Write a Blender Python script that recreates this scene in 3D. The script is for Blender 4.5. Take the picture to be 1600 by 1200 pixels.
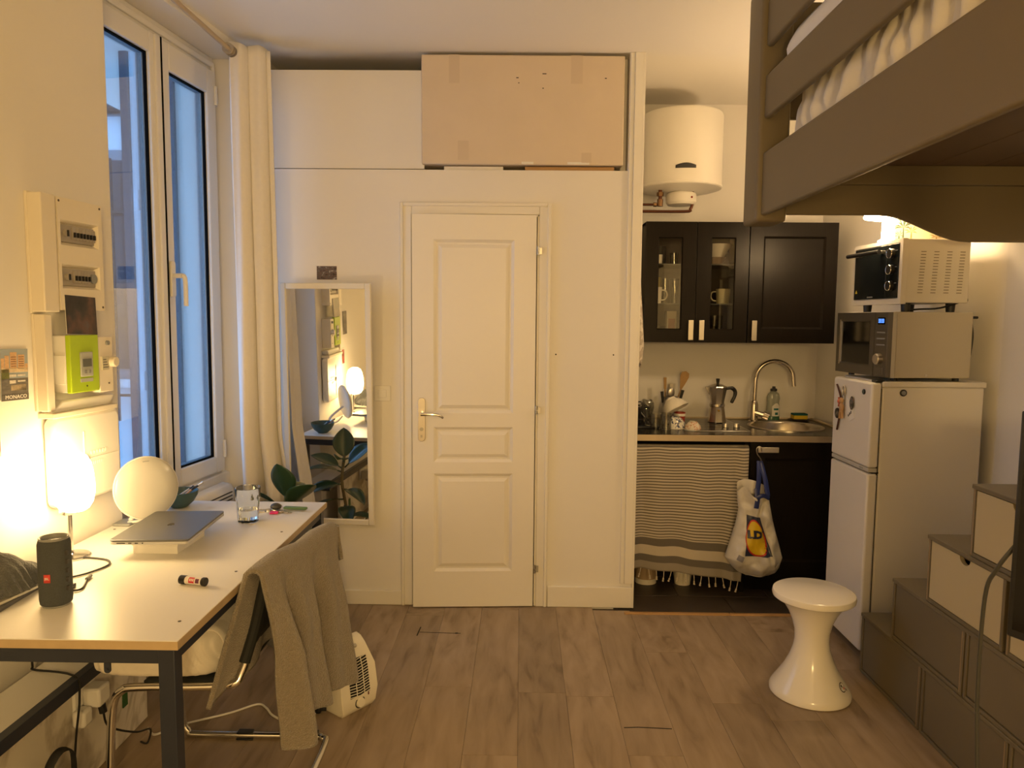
import bpy, bmesh, math, random
from mathutils import Matrix, Vector, noise as mnoise
R = math.radians
PI = math.pi
rnd = random.Random(7)
SC = bpy.context.scene
COL = SC.collection
for _o in list(bpy.data.objects):
    bpy.data.objects.remove(_o)

# ------------------------------------------------------------------ camera
F = 1150.0
cam_d = Vector((15, -100, F)).normalized()
cam_w = Vector((-110, (F*F-1650)/100, F)).normalized()
cam_r = cam_w.cross(cam_d)
rows = (cam_r, cam_d, -cam_w)          # world X, Y, Z seen from the camera
mw = Matrix.Identity(4)
for i in range(3):
    mw[i][0] = rows[i].x
    mw[i][1] = -rows[i].y
    mw[i][2] = -rows[i].z
mw.translation = (0, 0, 1.51)
cd = bpy.data.cameras.new('camera')
cam = bpy.data.objects.new('camera', cd)
COL.objects.link(cam)
cam.matrix_world = mw
cd.sensor_width = 36
cd.lens = 36*F/1600
cd.clip_start = 0.02
SC.camera = cam

# ------------------------------------------------------------------ light
SKY_STRENGTH = 3.4
DESK_LAMP = 44.0
KITCHEN_LAMP = 95.0
ROOM_LAMP = 126.0
EXPOSURE = 0.0
MIR_YAW = -4.5
MIR_TILT = 1.6
WARM = (1.0, 0.655, 0.255)
SC.view_settings.view_transform = 'Standard'
SC.view_settings.look = 'None'
SC.view_settings.exposure = EXPOSURE
SC.view_settings.gamma = 1
SC.view_settings.use_curve_mapping = False
wd = bpy.data.worlds.new('dusk sky')
SC.world = wd
wd.use_nodes = True
bgn = wd.node_tree.nodes['Background']
bgn.inputs[0].default_value = (0.29, 0.55, 1.0, 1)
bgn.inputs[1].default_value = SKY_STRENGTH
ld = bpy.data.lights.new('room_lamp_light', 'POINT')
ld.energy = ROOM_LAMP
ld.color = WARM
ld.shadow_soft_size = 0.12
lo = bpy.data.objects.new('room_lamp_light', ld)
COL.objects.link(lo)
lo.location = (0.35, -1.3, 1.70)

# ------------------------------------------------------------------ materials
MATS = {}
def mat(name, col, rough=0.5, metal=0.0, var=0.0, vscale=8.0, bump=0.0, bscale=60.0, spec=0.5,
        trans=0.0, ior=1.45, emit=None, estr=0.0, alpha=1.0, stretch=(1, 1, 1), coat=0.0, sheen=0.0):
    if name in MATS:
        return MATS[name]
    m = bpy.data.materials.new(name)
    m.use_nodes = True
    nt = m.node_tree
    b = nt.nodes['Principled BSDF']
    c4 = (*col, 1)
    b.inputs['Base Color'].default_value = c4
    b.inputs['Roughness'].default_value = rough
    b.inputs['Metallic'].default_value = metal
    b.inputs['Specular IOR Level'].default_value = spec
    b.inputs['Transmission Weight'].default_value = trans
    b.inputs['IOR'].default_value = ior
    b.inputs['Alpha'].default_value = alpha
    b.inputs['Coat Weight'].default_value = coat
    b.inputs['Sheen Weight'].default_value = sheen
    if emit:
        b.inputs['Emission Color'].default_value = (*emit, 1)
        b.inputs['Emission Strength'].default_value = estr
    tc = None
    if var > 0 or bump > 0:
        tc = nt.nodes.new('ShaderNodeTexCoord')
        mp = nt.nodes.new('ShaderNodeMapping')
        mp.inputs['Scale'].default_value = stretch
        nt.links.new(tc.outputs['Object'], mp.inputs[0])
    if var > 0:
        nz = nt.nodes.new('ShaderNodeTexNoise')
        nz.inputs['Scale'].default_value = vscale
        nz.inputs['Detail'].default_value = 5
        nt.links.new(mp.outputs[0], nz.inputs['Vector'])
        mx = nt.nodes.new('ShaderNodeMix')
        mx.data_type = 'RGBA'
        mx.inputs[6].default_value = (*[max(0, x*(1-var)) for x in col], 1)
        mx.inputs[7].default_value = (*[min(1, x*(1+var)) for x in col], 1)
        nt.links.new(nz.outputs[0], mx.inputs[0])
        nt.links.new(mx.outputs[2], b.inputs['Base Color'])
    if bump > 0:
        n2 = nt.nodes.new('ShaderNodeTexNoise')
        n2.inputs['Scale'].default_value = bscale
        n2.inputs['Detail'].default_value = 3
        nt.links.new(mp.outputs[0], n2.inputs['Vector'])
        bp = nt.nodes.new('ShaderNodeBump')
        bp.inputs['Strength'].default_value = bump
        bp.inputs['Distance'].default_value = 0.01
        nt.links.new(n2.outputs[0], bp.inputs['Height'])
        nt.links.new(bp.outputs[0], b.inputs['Normal'])
    MATS[name] = m
    return m

def thin_glass(name, tint=(1, 1, 1), gloss=0.08):
    if name in MATS:
        return MATS[name]
    m = bpy.data.materials.new(name)
    m.use_nodes = True
    nt = m.node_tree
    nt.nodes.clear()
    out = nt.nodes.new('ShaderNodeOutputMaterial')
    mix = nt.nodes.new('ShaderNodeMixShader')
    tr = nt.nodes.new('ShaderNodeBsdfTransparent')
    tr.inputs[0].default_value = (*tint, 1)
    gl = nt.nodes.new('ShaderNodeBsdfGlossy')
    gl.inputs['Roughness'].default_value = 0.01
    lw = nt.nodes.new('ShaderNodeLayerWeight')
    lw.inputs[0].default_value = 0.2
    mul = nt.nodes.new('ShaderNodeMath')
    mul.operation = 'MULTIPLY_ADD'
    mul.inputs[1].default_value = 0.55
    mul.inputs[2].default_value = gloss
    nt.links.new(lw.outputs['Fresnel'], mul.inputs[0])
    nt.links.new(mul.outputs[0], mix.inputs[0])
    nt.links.new(tr.outputs[0], mix.inputs[1])
    nt.links.new(gl.outputs[0], mix.inputs[2])
    nt.links.new(mix.outputs[0], out.inputs[0])
    MATS[name] = m
    return m

def ramp_mat(name, stops, source='noise', scale=5.0, stretch=(1, 1, 1), rough=0.5, bump=0.0, interp='LINEAR',
             coord='Object', rand=False, detail=6, distort=0.0, spec=0.4):
    """colour ramp driven by a texture"""
    if name in MATS:
        return MATS[name]
    m = bpy.data.materials.new(name)
    m.use_nodes = True
    nt = m.node_tree
    b = nt.nodes['Principled BSDF']
    b.inputs['Roughness'].default_value = rough
    b.inputs['Specular IOR Level'].default_value = spec
    tc = nt.nodes.new('ShaderNodeTexCoord')
    mp = nt.nodes.new('ShaderNodeMapping')
    mp.inputs['Scale'].default_value = stretch
    src = tc.outputs[coord]
    if rand:
        oi = nt.nodes.new('ShaderNodeObjectInfo')
        ml = nt.nodes.new('ShaderNodeVectorMath')
        ml.operation = 'SCALE'
        cx = nt.nodes.new('ShaderNodeCombineXYZ')
        for k in range(3):
            nt.links.new(oi.outputs['Random'], cx.inputs[k])
        nt.links.new(cx.outputs[0], ml.inputs[0])
        ml.inputs['Scale'].default_value = 37.0
        ad = nt.nodes.new('ShaderNodeVectorMath')
        nt.links.new(src, ad.inputs[0])
        nt.links.new(ml.outputs[0], ad.inputs[1])
        src = ad.outputs[0]
    nt.links.new(src, mp.inputs[0])
    if source == 'noise':
        t = nt.nodes.new('ShaderNodeTexNoise')
        t.inputs['Detail'].default_value = detail
        t.inputs['Distortion'].default_value = distort
    elif source == 'voronoi':
        t = nt.nodes.new('ShaderNodeTexVoronoi')
    elif source == 'wave':
        t = nt.nodes.new('ShaderNodeTexWave')
        t.inputs['Distortion'].default_value = distort
    t.inputs['Scale'].default_value = scale
    nt.links.new(mp.outputs[0], t.inputs['Vector'])
    cr = nt.nodes.new('ShaderNodeValToRGB')
    cr.color_ramp.interpolation = interp
    el = cr.color_ramp.elements
    while len(el) < len(stops):
        el.new(0.5)
    for e, (p, c) in zip(el, stops):
        e.position = p
        e.color = (*c, 1)
    fac = t.outputs['Distance'] if source == 'voronoi' else t.outputs[0]
    nt.links.new(fac, cr.inputs[0])
    last = cr.outputs[0]
    if rand:
        hs = nt.nodes.new('ShaderNodeHueSaturation')
        mr = nt.nodes.new('ShaderNodeMapRange')
        mr.inputs[3].default_value = 0.86
        mr.inputs[4].default_value = 1.12
        nt.links.new(oi.outputs['Random'], mr.inputs[0])
        nt.links.new(mr.outputs[0], hs.inputs['Value'])
        nt.links.new(last, hs.inputs['Color'])
        last = hs.outputs[0]
    nt.links.new(last, b.inputs['Base Color'])
    if bump:
        bp = nt.nodes.new('ShaderNodeBump')
        bp.inputs['Strength'].default_value = bump
        bp.inputs['Distance'].default_value = 0.004
        nt.links.new(fac, bp.inputs['Height'])
        nt.links.new(bp.outputs[0], b.inputs['Normal'])
    MATS[name] = m
    return m

WALL = mat('wall paint', (0.80, 0.775, 0.73), 0.75, var=0.03, vscale=2.5, bump=0.06, bscale=18, spec=0.25)
CEIL = mat('ceiling paint', (0.82, 0.79, 0.74), 0.8, var=0.02, vscale=2, spec=0.2)
TRIM = mat('trim paint', (0.80, 0.77, 0.70), 0.45, var=0.04, vscale=6)
DOORP = mat('door paint', (0.82, 0.79, 0.73), 0.4, var=0.015, vscale=5)
PVC = mat('white pvc', (0.80, 0.79, 0.77), 0.35)
PLAST = mat('white plastic', (0.80, 0.78, 0.73), 0.35)
OLDPL = mat('cream plastic', (0.78, 0.72, 0.60), 0.4)
CHROME = mat('chrome', (0.75, 0.74, 0.72), 0.12, 1.0)
STEEL = mat('brushed steel', (0.62, 0.59, 0.55), 0.3, 1.0)
DSTEEL = mat('dull steel', (0.40, 0.39, 0.37), 0.35, 1.0)
BLACK = mat('black plastic', (0.012, 0.012, 0.013), 0.4)
DGREY = mat('dark grey plastic', (0.04, 0.04, 0.042), 0.45)
NAVY = mat('navy steel', (0.020, 0.026, 0.045), 0.4)
DARK = mat('dark void', (0.01, 0.009, 0.008), 0.9)
GREY = mat('grey plastic', (0.25, 0.26, 0.26), 0.5)
COPPER = mat('copper pipe', (0.13, 0.05, 0.03), 0.4, 0.8)
GLASS = thin_glass('window glass', (0.93, 0.96, 0.97), 0.03)
CLEAR = mat('clear glass', (0.95, 0.97, 0.96), 0.02, trans=1.0, ior=1.45)
CABGL = thin_glass('cabinet glass', (0.9, 0.9, 0.88), 0.04)
CERAM = mat('white ceramic', (0.80, 0.76, 0.68), 0.2)
WHITEP = mat('white paper', (0.8, 0.78, 0.74), 0.6)

# ------------------------------------------------------------------ geometry helpers
WM = {}
def world_of(o):
    return WM.get(o.name, Matrix.Identity(4))

def thing(name, label, cat, loc=(0, 0, 0), rotz=0.0, group=None, m=None, kind=None):
    o = bpy.data.objects.new(name, None)
    COL.objects.link(o)
    o.empty_display_size = 0.05
    if m is None:
        m = Matrix.Translation(loc) @ Matrix.Rotation(rotz, 4, 'Z')
    o.matrix_world = m
    WM[o.name] = m.copy()
    if kind:
        o['kind'] = kind
    if label:
        o['label'] = label
    if cat:
        o['category'] = cat
    if group:
        o['group'] = group
    return o

class G:
    def __init__(self):
        self.bm = bmesh.new()
        self.M = Matrix.Identity(4)
        self.uv = self.bm.loops.layers.uv.new('UVMap')
    def at(self, m=None):
        self.M = m if m is not None else Matrix.Identity(4)
        return self
    def v(self, p):
        return self.bm.verts.new(self.M @ Vector(p))
    def box(self, x0, x1, y0, y1, z0, z1):
        p = [self.v(q) for q in ((x0, y0, z0), (x1, y0, z0), (x1, y1, z0), (x0, y1, z0),
                                 (x0, y0, z1), (x1, y0, z1), (x1, y1, z1), (x0, y1, z1))]
        for f in ((3, 2, 1, 0), (4, 5, 6, 7), (0, 1, 5, 4), (1, 2, 6, 5), (2, 3, 7, 6), (3, 0, 4, 7)):
            self.bm.faces.new([p[i] for i in f])
        return self
    def quad(self, pts, uvs=None):
        f = self.bm.faces.new([self.v(p) for p in pts])
        if uvs:
            for l, u in zip(f.loops, uvs):
                l[self.uv].uv = u
        return self
    def lathe(self, prof, c=(0, 0, 0), seg=28, sx=1.0, sy=1.0, a0=0.0, a1=2*PI, shift=None):
        full = abs(a1-a0-2*PI) < 1e-6
        n = seg if full else seg+1
        rings = []
        for k, (r, z) in enumerate(prof):
            ox, oy = shift(z) if shift else (0, 0)
            if r < 1e-6:
                rings.append([self.v((c[0]+ox, c[1]+oy, c[2]+z))])
            else:
                rings.append([self.v((c[0]+ox+r*sx*math.cos(a0+(a1-a0)*i/seg), c[1]+oy+r*sy*math.sin(a0+(a1-a0)*i/seg), c[2]+z)) for i in range(n)])
        for a, b in zip(rings, rings[1:]):
            for i in range(seg):
                j = (i+1) % n
                if len(a) == 1 and len(b) == 1:
                    continue
                if len(a) == 1:
                    self.bm.faces.new((a[0], b[j], b[i]))
                elif len(b) == 1:
                    self.bm.faces.new((a[i], a[j], b[0]))
                else:
                    self.bm.faces.new((a[i], a[j], b[j], b[i]))
        return self
    def cyl(self, c, r, h, axis='Z', seg=20, r2=None):
        r2 = r if r2 is None else r2
        old = self.M
        t = Matrix.Translation(c)
        if axis == 'X':
            t = t @ Matrix.Rotation(PI/2, 4, 'Y')
        elif axis == 'Y':
            t = t @ Matrix.Rotation(-PI/2, 4, 'X')
        self.M = old @ t
        self.lathe([(0, 0), (r, 0), (r2, h), (0, h)], seg=seg)
        self.M = old
        return self
    def ball(self, c, rx, ry=None, rz=None, seg=20, rings=12):
        ry = rx if ry is None else ry
        rz = rx if rz is None else rz
        prof = [(math.sin(PI*k/rings), -math.cos(PI*k/rings)*rz) for k in range(rings+1)]
        prof[0] = (0, -rz); prof[-1] = (0, rz)
        return self.lathe(prof, c, seg, rx, ry)
    def tube(self, pts, r, seg=8, closed=False, smooth=0, cap=True, flat=None):
        pts = [Vector(p) for p in pts]
        if smooth:
            pts = catmull(pts, smooth, closed)
        n = len(pts)
        rr = r if isinstance(r, (list, tuple)) else None
        rings = []
        up = None
        for i, p in enumerate(pts):
            if closed:
                t = (pts[(i+1) % n]-pts[i-1]).normalized()
            else:
                t = (pts[min(i+1, n-1)]-pts[max(i-1, 0)]).normalized()
            if up is None:
                up = t.orthogonal().normalized()
                if flat:
                    up = (Vector(flat)-t*t.dot(Vector(flat))).normalized()
            up = (up-t*t.dot(up)).normalized()
            s = t.cross(up)
            ra = rr[int(i*(len(rr)-1)/max(1, n-1))] if rr else r
            w = ra if not flat else ra*0.18
            rings.append([self.v(p+up*(ra*math.cos(2*PI*k/seg))+s*(w*math.sin(2*PI*k/seg))) for k in range(seg)])
        m = n if closed else n-1
        for i in range(m):
            a, b = rings[i], rings[(i+1) % n]
            for k in range(seg):
                j = (k+1) % seg
                self.bm.faces.new((a[k], a[j], b[j], b[k]))
        if cap and not closed:
            self.bm.faces.new(rings[0][::-1])
            self.bm.faces.new(rings[-1])
        return self
    def prism(self, poly, a0, a1, axis='Y'):
        """poly: 2d points; axis Y -> (x,z), X -> (y,z), Z -> (x,y)"""
        f = {'Y': lambda p, a: (p[0], a, p[1]), 'X': lambda p, a: (a, p[0], p[1]), 'Z': lambda p, a: (p[0], p[1], a)}[axis]
        A = [self.v(f(p, a0)) for p in poly]
        B = [self.v(f(p, a1)) for p in poly]
        n = len(poly)
        fs = [self.bm.faces.new(A), self.bm.faces.new(B[::-1])]
        for i in range(n):
            j = (i+1) % n
            fs.append(self.bm.faces.new((A[j], A[i], B[i], B[j])))
        bmesh.ops.recalc_face_normals(self.bm, faces=fs)
        return self
    def grid(self, nu, nv, fn, closed_u=False):
        P = []
        nn = nu if closed_u else nu+1
        for i in range(nn):
            P.append([self.v(fn(i/nu, j/nv)) for j in range(nv+1)])
        for i in range(nu):
            k = (i+1) % nn
            for j in range(nv):
                f = self.bm.faces.new((P[i][j], P[k][j], P[k][j+1], P[i][j+1]))
                for l, (a, b) in zip(f.loops, ((i, j), (i+1, j), (i+1, j+1), (i, j+1))):
                    l[self.uv].uv = (a/nu, b/nv)
        return self
    def paneled(self, x0, x1, z0, z1, yf, th, panels, style='raised', w=0.03, d=0.010):
        """slab whose front (-Y side) carries sunk panels"""
        xs = sorted({x0, x1, *[p[0] for p in panels], *[p[1] for p in panels]})
        zs = sorted({z0, z1, *[p[2] for p in panels], *[p[3] for p in panels]})
        def ring(p, ins, dep):
            return [(p[0]+ins, yf+dep, p[2]+ins), (p[1]-ins, yf+dep, p[2]+ins), (p[1]-ins, yf+dep, p[3]-ins), (p[0]+ins, yf+dep, p[3]-ins)]
        for xa, xb in zip(xs, xs[1:]):
            for za, zb in zip(zs, zs[1:]):
                cx, cz = (xa+xb)/2, (za+zb)/2
                if any(p[0] < cx < p[1] and p[2] < cz < p[3] for p in panels):
                    continue
                self.quad([(xa, yf, za), (xb, yf, za), (xb, yf, zb), (xa, yf, zb)])
                if style == 'hole':
                    self.quad([(xa, yf+th, zb), (xb, yf+th, zb), (xb, yf+th, za), (xa, yf+th, za)])
        for p in panels:
            if style == 'raised':
                rs = [ring(p, 0, 0), ring(p, w*0.18, d*0.5), ring(p, w*0.35, d), ring(p, w*0.55, d), ring(p, w, d*0.25)]
            elif style == 'flat':
                rs = [ring(p, 0, 0), ring(p, w*0.3, d*0.35), ring(p, w, d)]
            else:
                rs = [ring(p, 0, 0), ring(p, w*0.6, d), ring(p, w*0.6, th)]
            for a, b in zip(rs, rs[1:]):
                for i in range(4):
                    j = (i+1) % 4
                    self.quad([a[i], a[j], b[j], b[i]])
            if style != 'hole':
                self.quad(rs[-1])
        y1 = yf+th
        if style != 'hole':
            self.quad([(x0, y1, z1), (x1, y1, z1), (x1, y1, z0), (x0, y1, z0)])
        self.quad([(x0, yf, z0), (x0, yf, z1), (x0, y1, z1), (x0, y1, z0)])
        self.quad([(x1, yf, z0), (x1, y1, z0), (x1, y1, z1), (x1, yf, z1)])
        self.quad([(x0, yf, z1), (x1, yf, z1), (x1, y1, z1), (x0, y1, z1)])
        self.quad([(x0, yf, z0), (x0, y1, z0), (x1, y1, z0), (x1, yf, z0)])
        return self
    def text(self, s, size, m, ext=0.0004, align='CENTER', sx=1.0, bold=0.0):
        c = bpy.data.curves.new('t', 'FONT')
        c.body = s; c.size = size; c.extrude = ext; c.align_x = align; c.align_y = 'CENTER'; c.resolution_u = 2; c.offset = bold
        o = bpy.data.objects.new('t', c)
        COL.objects.link(o)
        dg = bpy.context.evaluated_depsgraph_get()
        me = bpy.data.meshes.new_from_object(o.evaluated_get(dg))
        bpy.data.objects.remove(o)
        me.transform(self.M @ m @ Matrix.Diagonal((sx, 1, 1, 1)))
        self.bm.from_mesh(me)
        bpy.data.meshes.remove(me)
        return self
    def warp(self, fn):
        for v in self.bm.verts:
            v.co = Vector(fn(v.co))
        return self
    def mk(self, name, m, parent=None, label=None, cat=None, group=None, kind=None, bev=0.0, bseg=2, flat=False,
           sub=0, solid=0.0, world=False, ang=32, doubles=False):
        bm = self.bm
        if doubles:
            bmesh.ops.remove_doubles(bm, verts=bm.verts, dist=1e-5)
        me = bpy.data.meshes.new(name)
        bm.normal_update()
        bm.to_mesh(me)
        bm.free()
        o = bpy.data.objects.new(name, me)
        COL.objects.link(o)
        me.materials.append(m)
        if parent is not None:
            pw = world_of(parent)
            if world:
                me.transform(pw.inverted())
            o.parent = parent
            WM[o.name] = pw.copy()
            if parent.type == 'MESH':
                pl = parent.get('_off')
        else:
            xs = [v.co for v in me.vertices]
            c = Vector(((min(p.x for p in xs)+max(p.x for p in xs))/2, (min(p.y for p in xs)+max(p.y for p in xs))/2, min(p.z for p in xs)))
            me.transform(Matrix.Translation(-c))
            o.location = c
            WM[o.name] = Matrix.Translation(c)
        if not flat:
            me.shade_smooth()
            me.set_sharp_from_angle(angle=R(ang))
        if solid:
            md = o.modifiers.new('solid', 'SOLIDIFY'); md.thickness = solid; md.offset = 0
        if bev:
            md = o.modifiers.new('bevel', 'BEVEL'); md.width = bev; md.segments = bseg; md.limit_method = 'ANGLE'; md.angle_limit = R(40)
            md.harden_normals = False
            me.shade_smooth(); me.set_sharp_from_angle(angle=R(60))
        if sub:
            md = o.modifiers.new('sub', 'SUBSURF'); md.levels = sub; md.render_levels = sub
        if label:
            o['label'] = label
        if cat:
            o['category'] = cat
        if group:
            o['group'] = group
        if kind:
            o['kind'] = kind
        return o

def catmull(pts, n, closed=False):
    out = []
    N = len(pts)
    segs = N if closed else N-1
    for i in range(segs):
        if closed:
            p0, p1, p2, p3 = pts[i-1], pts[i], pts[(i+1) % N], pts[(i+2) % N]
        else:
            p0, p1, p2, p3 = pts[max(i-1, 0)], pts[i], pts[i+1], pts[min(i+2, N-1)]
        for k in range(n):
            t = k/n
            out.append(0.5*((2*p1)+(p2-p0)*t+(2*p0-5*p1+4*p2-p3)*t*t+(3*p1-p0-3*p2+p3)*t**3))
    if not closed:
        out.append(pts[-1])
    return out

def dup(src, name=None, m=None, label=None, group=None):
    """copy of a thing with copies of its parts and sub-parts"""
    o = src.copy()
    COL.objects.link(o)
    if m is not None:
        o.matrix_world = m
        WM[o.name] = m.copy()
    if label:
        o['label'] = label
    if group:
        o['group'] = group
    for ch in [x for x in bpy.data.objects if x.parent == src]:
        c = ch.copy(); COL.objects.link(c); c.parent = o
        for g in [x for x in bpy.data.objects if x.parent == ch]:
            d = g.copy(); COL.objects.link(d); d.parent = c
    return o

def rrect(x0, x1, z0, z1, r, n=5):
    out = []
    for cx, cz, a in ((x1-r, z0+r, -90), (x1-r, z1-r, 0), (x0+r, z1-r, 90), (x0+r, z0+r, 180)):
        for k in range(n+1):
            t = R(a+90*k/n)
            out.append((cx+r*math.cos(t), cz+r*math.sin(t)))
    return out

def fbm(x, y, z=0.0):
    return mnoise.noise((x, y, z))
RX = Matrix.Rotation(PI/2, 4, 'X')       # text lying in XY -> facing -Y

# ================================================================== SETTING
CZ = 2.835           # ceiling height
YB = 3.79            # door wall
YK = 4.66            # kitchen back wall
# left wall frame: local x runs along the wall away from the camera, -y points into the room
tl = Vector((0.115, 1.0, 0)).normalized()
ML = Matrix.Translation((-1.505, 2.72, 0)) @ Matrix(((tl.x, -tl.y, 0, 0), (tl.y, tl.x, 0, 0), (0, 0, 1, 0), (0, 0, 0, 1)))
def wy(Y):
    """distance along the left wall for a world depth Y"""
    return (Y-2.72)/tl.y

# floor: laminate planks on a screed
fl = G().box(-2.4, 2.4, -2.4, 3.70, -0.14, -0.013).box(-2.4, 0.5, 3.70, 5.0, -0.14, -0.013).mk('floor', mat('dark joint', (0.12, 0.09, 0.065), 0.9), kind='structure')
PLANK = ramp_mat('oak laminate', [(0.28, (0.19, 0.138, 0.088)), (0.42, (0.29, 0.217, 0.145)), (0.55, (0.335, 0.253, 0.172)), (0.75, (0.385, 0.295, 0.205))],
                 'noise', 5.0, (3.6, 0.6, 1), 0.42, bump=0.03, rand=True, detail=9, distort=0.5, spec=0.35)
pw_, pl_ = 0.193, 1.29
pm = G().box(0.0003, pw_-0.0003, 0.0003, pl_-0.0003, -0.012, 0).mk('plank', PLANK, fl, world=True, bev=0.0007, bseg=1)
first = True
x = -1.93
while x < 2.15:
    y = -2.2-rnd.random()*1.2
    while y < 3.78:
        L = pl_
        if first:
            o = pm; first = False
        else:
            o = pm.copy(); COL.objects.link(o)
        o.parent = fl
        yl = 3.788 if x < 0.45 else 3.695
        y0, y1 = max(y, -2.2), min(y+pl_, yl)
        if y1-y0 < 0.05:
            if o is not pm:
                bpy.data.objects.remove(o)
            y += pl_; continue
        o.location = (x, y0, 0)
        o.location -= fl.location
        o.location.z = 0.0
        o.scale = (1, (y1-y0)/pl_, 1)
        y += pl_
    x += pw_
# pm geometry was stored relative to the floor origin; put it back to plain local metres
pm.data.transform(Matrix.Translation((fl.location.x, fl.location.y, 0)))
MARK = mat('dark scratch', (0.02, 0.016, 0.014), 0.8)
G().tube([(-0.487, 3.40, 0.0006), (-0.482, 3.50, 0.0006)], 0.003, 4, flat=(1, 0, 0)).tube([(-0.48, 3.44, 0.0006), (-0.28, 3.432, 0.0006)], 0.003, 4, flat=(0, 1, 0)).ball((-0.30, 3.433, 0.0008), 0.010, 0.008, 0.0006, 8, 4).mk('scratch', MARK, fl, world=True)
G().tube([(0.396, 2.626, 0.0006), (0.45, 2.63, 0.0006), (0.573, 2.622, 0.0006)], 0.003, 4, flat=(0, 1, 0)).mk('scratch', MARK, fl, world=True)

# kitchen floor tiles (part of the same floor)
TILE = mat('brown slate tile', (0.050, 0.038, 0.029), 0.45, var=0.35, vscale=7, bump=0.05, bscale=25)
G().box(0.5, 2.1, 3.70, YK+0.1, -0.14, -0.006).mk('grout_bed', mat('grout', (0.035, 0.028, 0.022), 0.9), fl, world=True)
tm = None
for r_, (ya, yb) in enumerate(((3.715, 3.955), (3.96, 4.26), (4.265, 4.655))):
    xs = (0.60, 1.125, 1.62, 2.06) if r_ != 1 else (0.60, 0.88, 1.375, 1.87, 2.06)
    for xa, xb in zip(xs, xs[1:]):
        G().box(xa+0.002, xb-0.002, ya, yb, -0.006, 0).mk('tile', TILE, fl, world=True, bev=0.0015, bseg=1)
GOLDW = mat('honey oak trim', (0.42, 0.24, 0.09), 0.4, var=0.2, vscale=20, stretch=(1, 8, 8))
t = G().box(0.545, 1.09, 3.690, 3.716, -0.006, 0.007).mk('trim_1', GOLDW, kind='structure', bev=0.004)
t = G().box(1.092, 2.05, 3.690, 3.716, -0.006, 0.007).mk('trim_2', GOLDW, kind='structure', bev=0.004)

# left wall with the window niche
g = G().at(ML)
WB, WS0, WS1, WZT = 0.42, 0.0, 1.045, 2.79
g.box(-5.2, WS0, 0, WB, -0.14, CZ+0.1)
g.box(WS1, 1.16, 0, WB, -0.14, CZ+0.1)
g.box(WS0, WS1, 0, WB, WZT, CZ+0.1)
g.box(WS0, WS1, 0.13, WB, -0.14, 0.715)
wl = g.mk('wall_left', WALL, kind='structure', bev=0.006)
# right wall, in two stretches
g = G()
def wallseg(g, a, b, th, z0=-0.14, z1=CZ+0.1):
    a, b = Vector((*a, 0)), Vector((*b, 0))
    n = Vector((-(b-a).y, (b-a).x, 0)).normalized()*th*(1 if (-(b-a).y) > 0 else -1)
    g.prism([(a.x, a.y), (b.x, b.y), (b.x+n.x, b.y+n.y), (a.x+n.x, a.y+n.y)], z0, z1, 'Z')
g = G()
wallseg(g, (1.835, YK+0.2), (2.07, 3.2), 0.3)
wallseg(g, (2.07, 3.2), (2.07, -2.6), 0.3)
wr = g.mk('wall_right', WALL, kind='structure')
G().box(0.5, 2.3, YK, YK+0.3, -0.14, CZ+0.1).mk('wall_kitchen', WALL, kind='structure')
G().box(-2.6, 2.4, -2.5, -2.2, -0.14, CZ+0.1).mk('wall_front', WALL, kind='structure')
G().box(-2.6, 2.4, -2.5, YK+0.3, CZ, CZ+0.25).mk('ceiling', CEIL, kind='structure')
# door wall: opening for the door, storage loft above
AZ = 2.262
DX0, DX1, DZ = -0.575, 0.098, 2.052
g = G()
g.box(-1.50, DX0, YB, YB+0.09, -0.14, AZ)
g.box(DX1, 0.592, YB, YB+0.09, -0.14, AZ)
g.box(DX0, DX1, YB, YB+0.09, DZ, AZ)
g.box(0.527, 0.592, YB, YB+0.09, AZ, CZ+0.05)
wb = g.mk('wall_back', WALL, kind='structure')
G().box(0.50, 0.592, YB+0.09, YK+0.05, -0.14, CZ+0.05).mk('wall_divider', WALL, kind='structure')
G().box(-1.6, 0.50, YB+0.09, YK+0.3, AZ-0.09, AZ-0.004).mk('floor_loft', WALL, kind='structure')
G().box(-1.8, 0.52, YK, YK+0.3, -0.14, CZ+0.1).mk('wall_bathroom', WALL, kind='structure')
G().box(-1.75, -1.32, YB+0.09, YK+0.1, -0.14, CZ+0.1).mk('wall_side', WALL, kind='structure')
# corner trim of the kitchen recess
cornr = G().box(0.530, 0.552, YB-0.012, YB, 0.13, CZ).box(0.552, 0.594, YB-0.018, YB, 0.13, CZ).box(0.592, 0.604, YB-0.018, YB+0.06, 0.0, CZ).mk('trim_3', TRIM, kind='structure', bev=0.003)
# baseboards
G().box(-1.40, -0.62, YB-0.014, YB, 0, 0.078).mk('baseboard_back', TRIM, kind='structure', bev=0.004)
G().box(0.148, 0.597, YB-0.016, YB, 0, 0.112).mk('baseboard_right', TRIM, kind='structure', bev=0.004)
# screw holes and small chips in the door wall
HOLE = mat('hole', (0.03, 0.025, 0.02), 0.9)
for hx, hz in ((0.178, 1.335), (0.474, 1.335)):
    G().cyl((hx, YB-0.0006, hz), 0.004, 0.001, 'Y', 10).mk('screw_hole', HOLE, wb, world=True)
for hx, hz in ((1.676, 1.062), (1.72, 1.06)):
    pass

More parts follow.
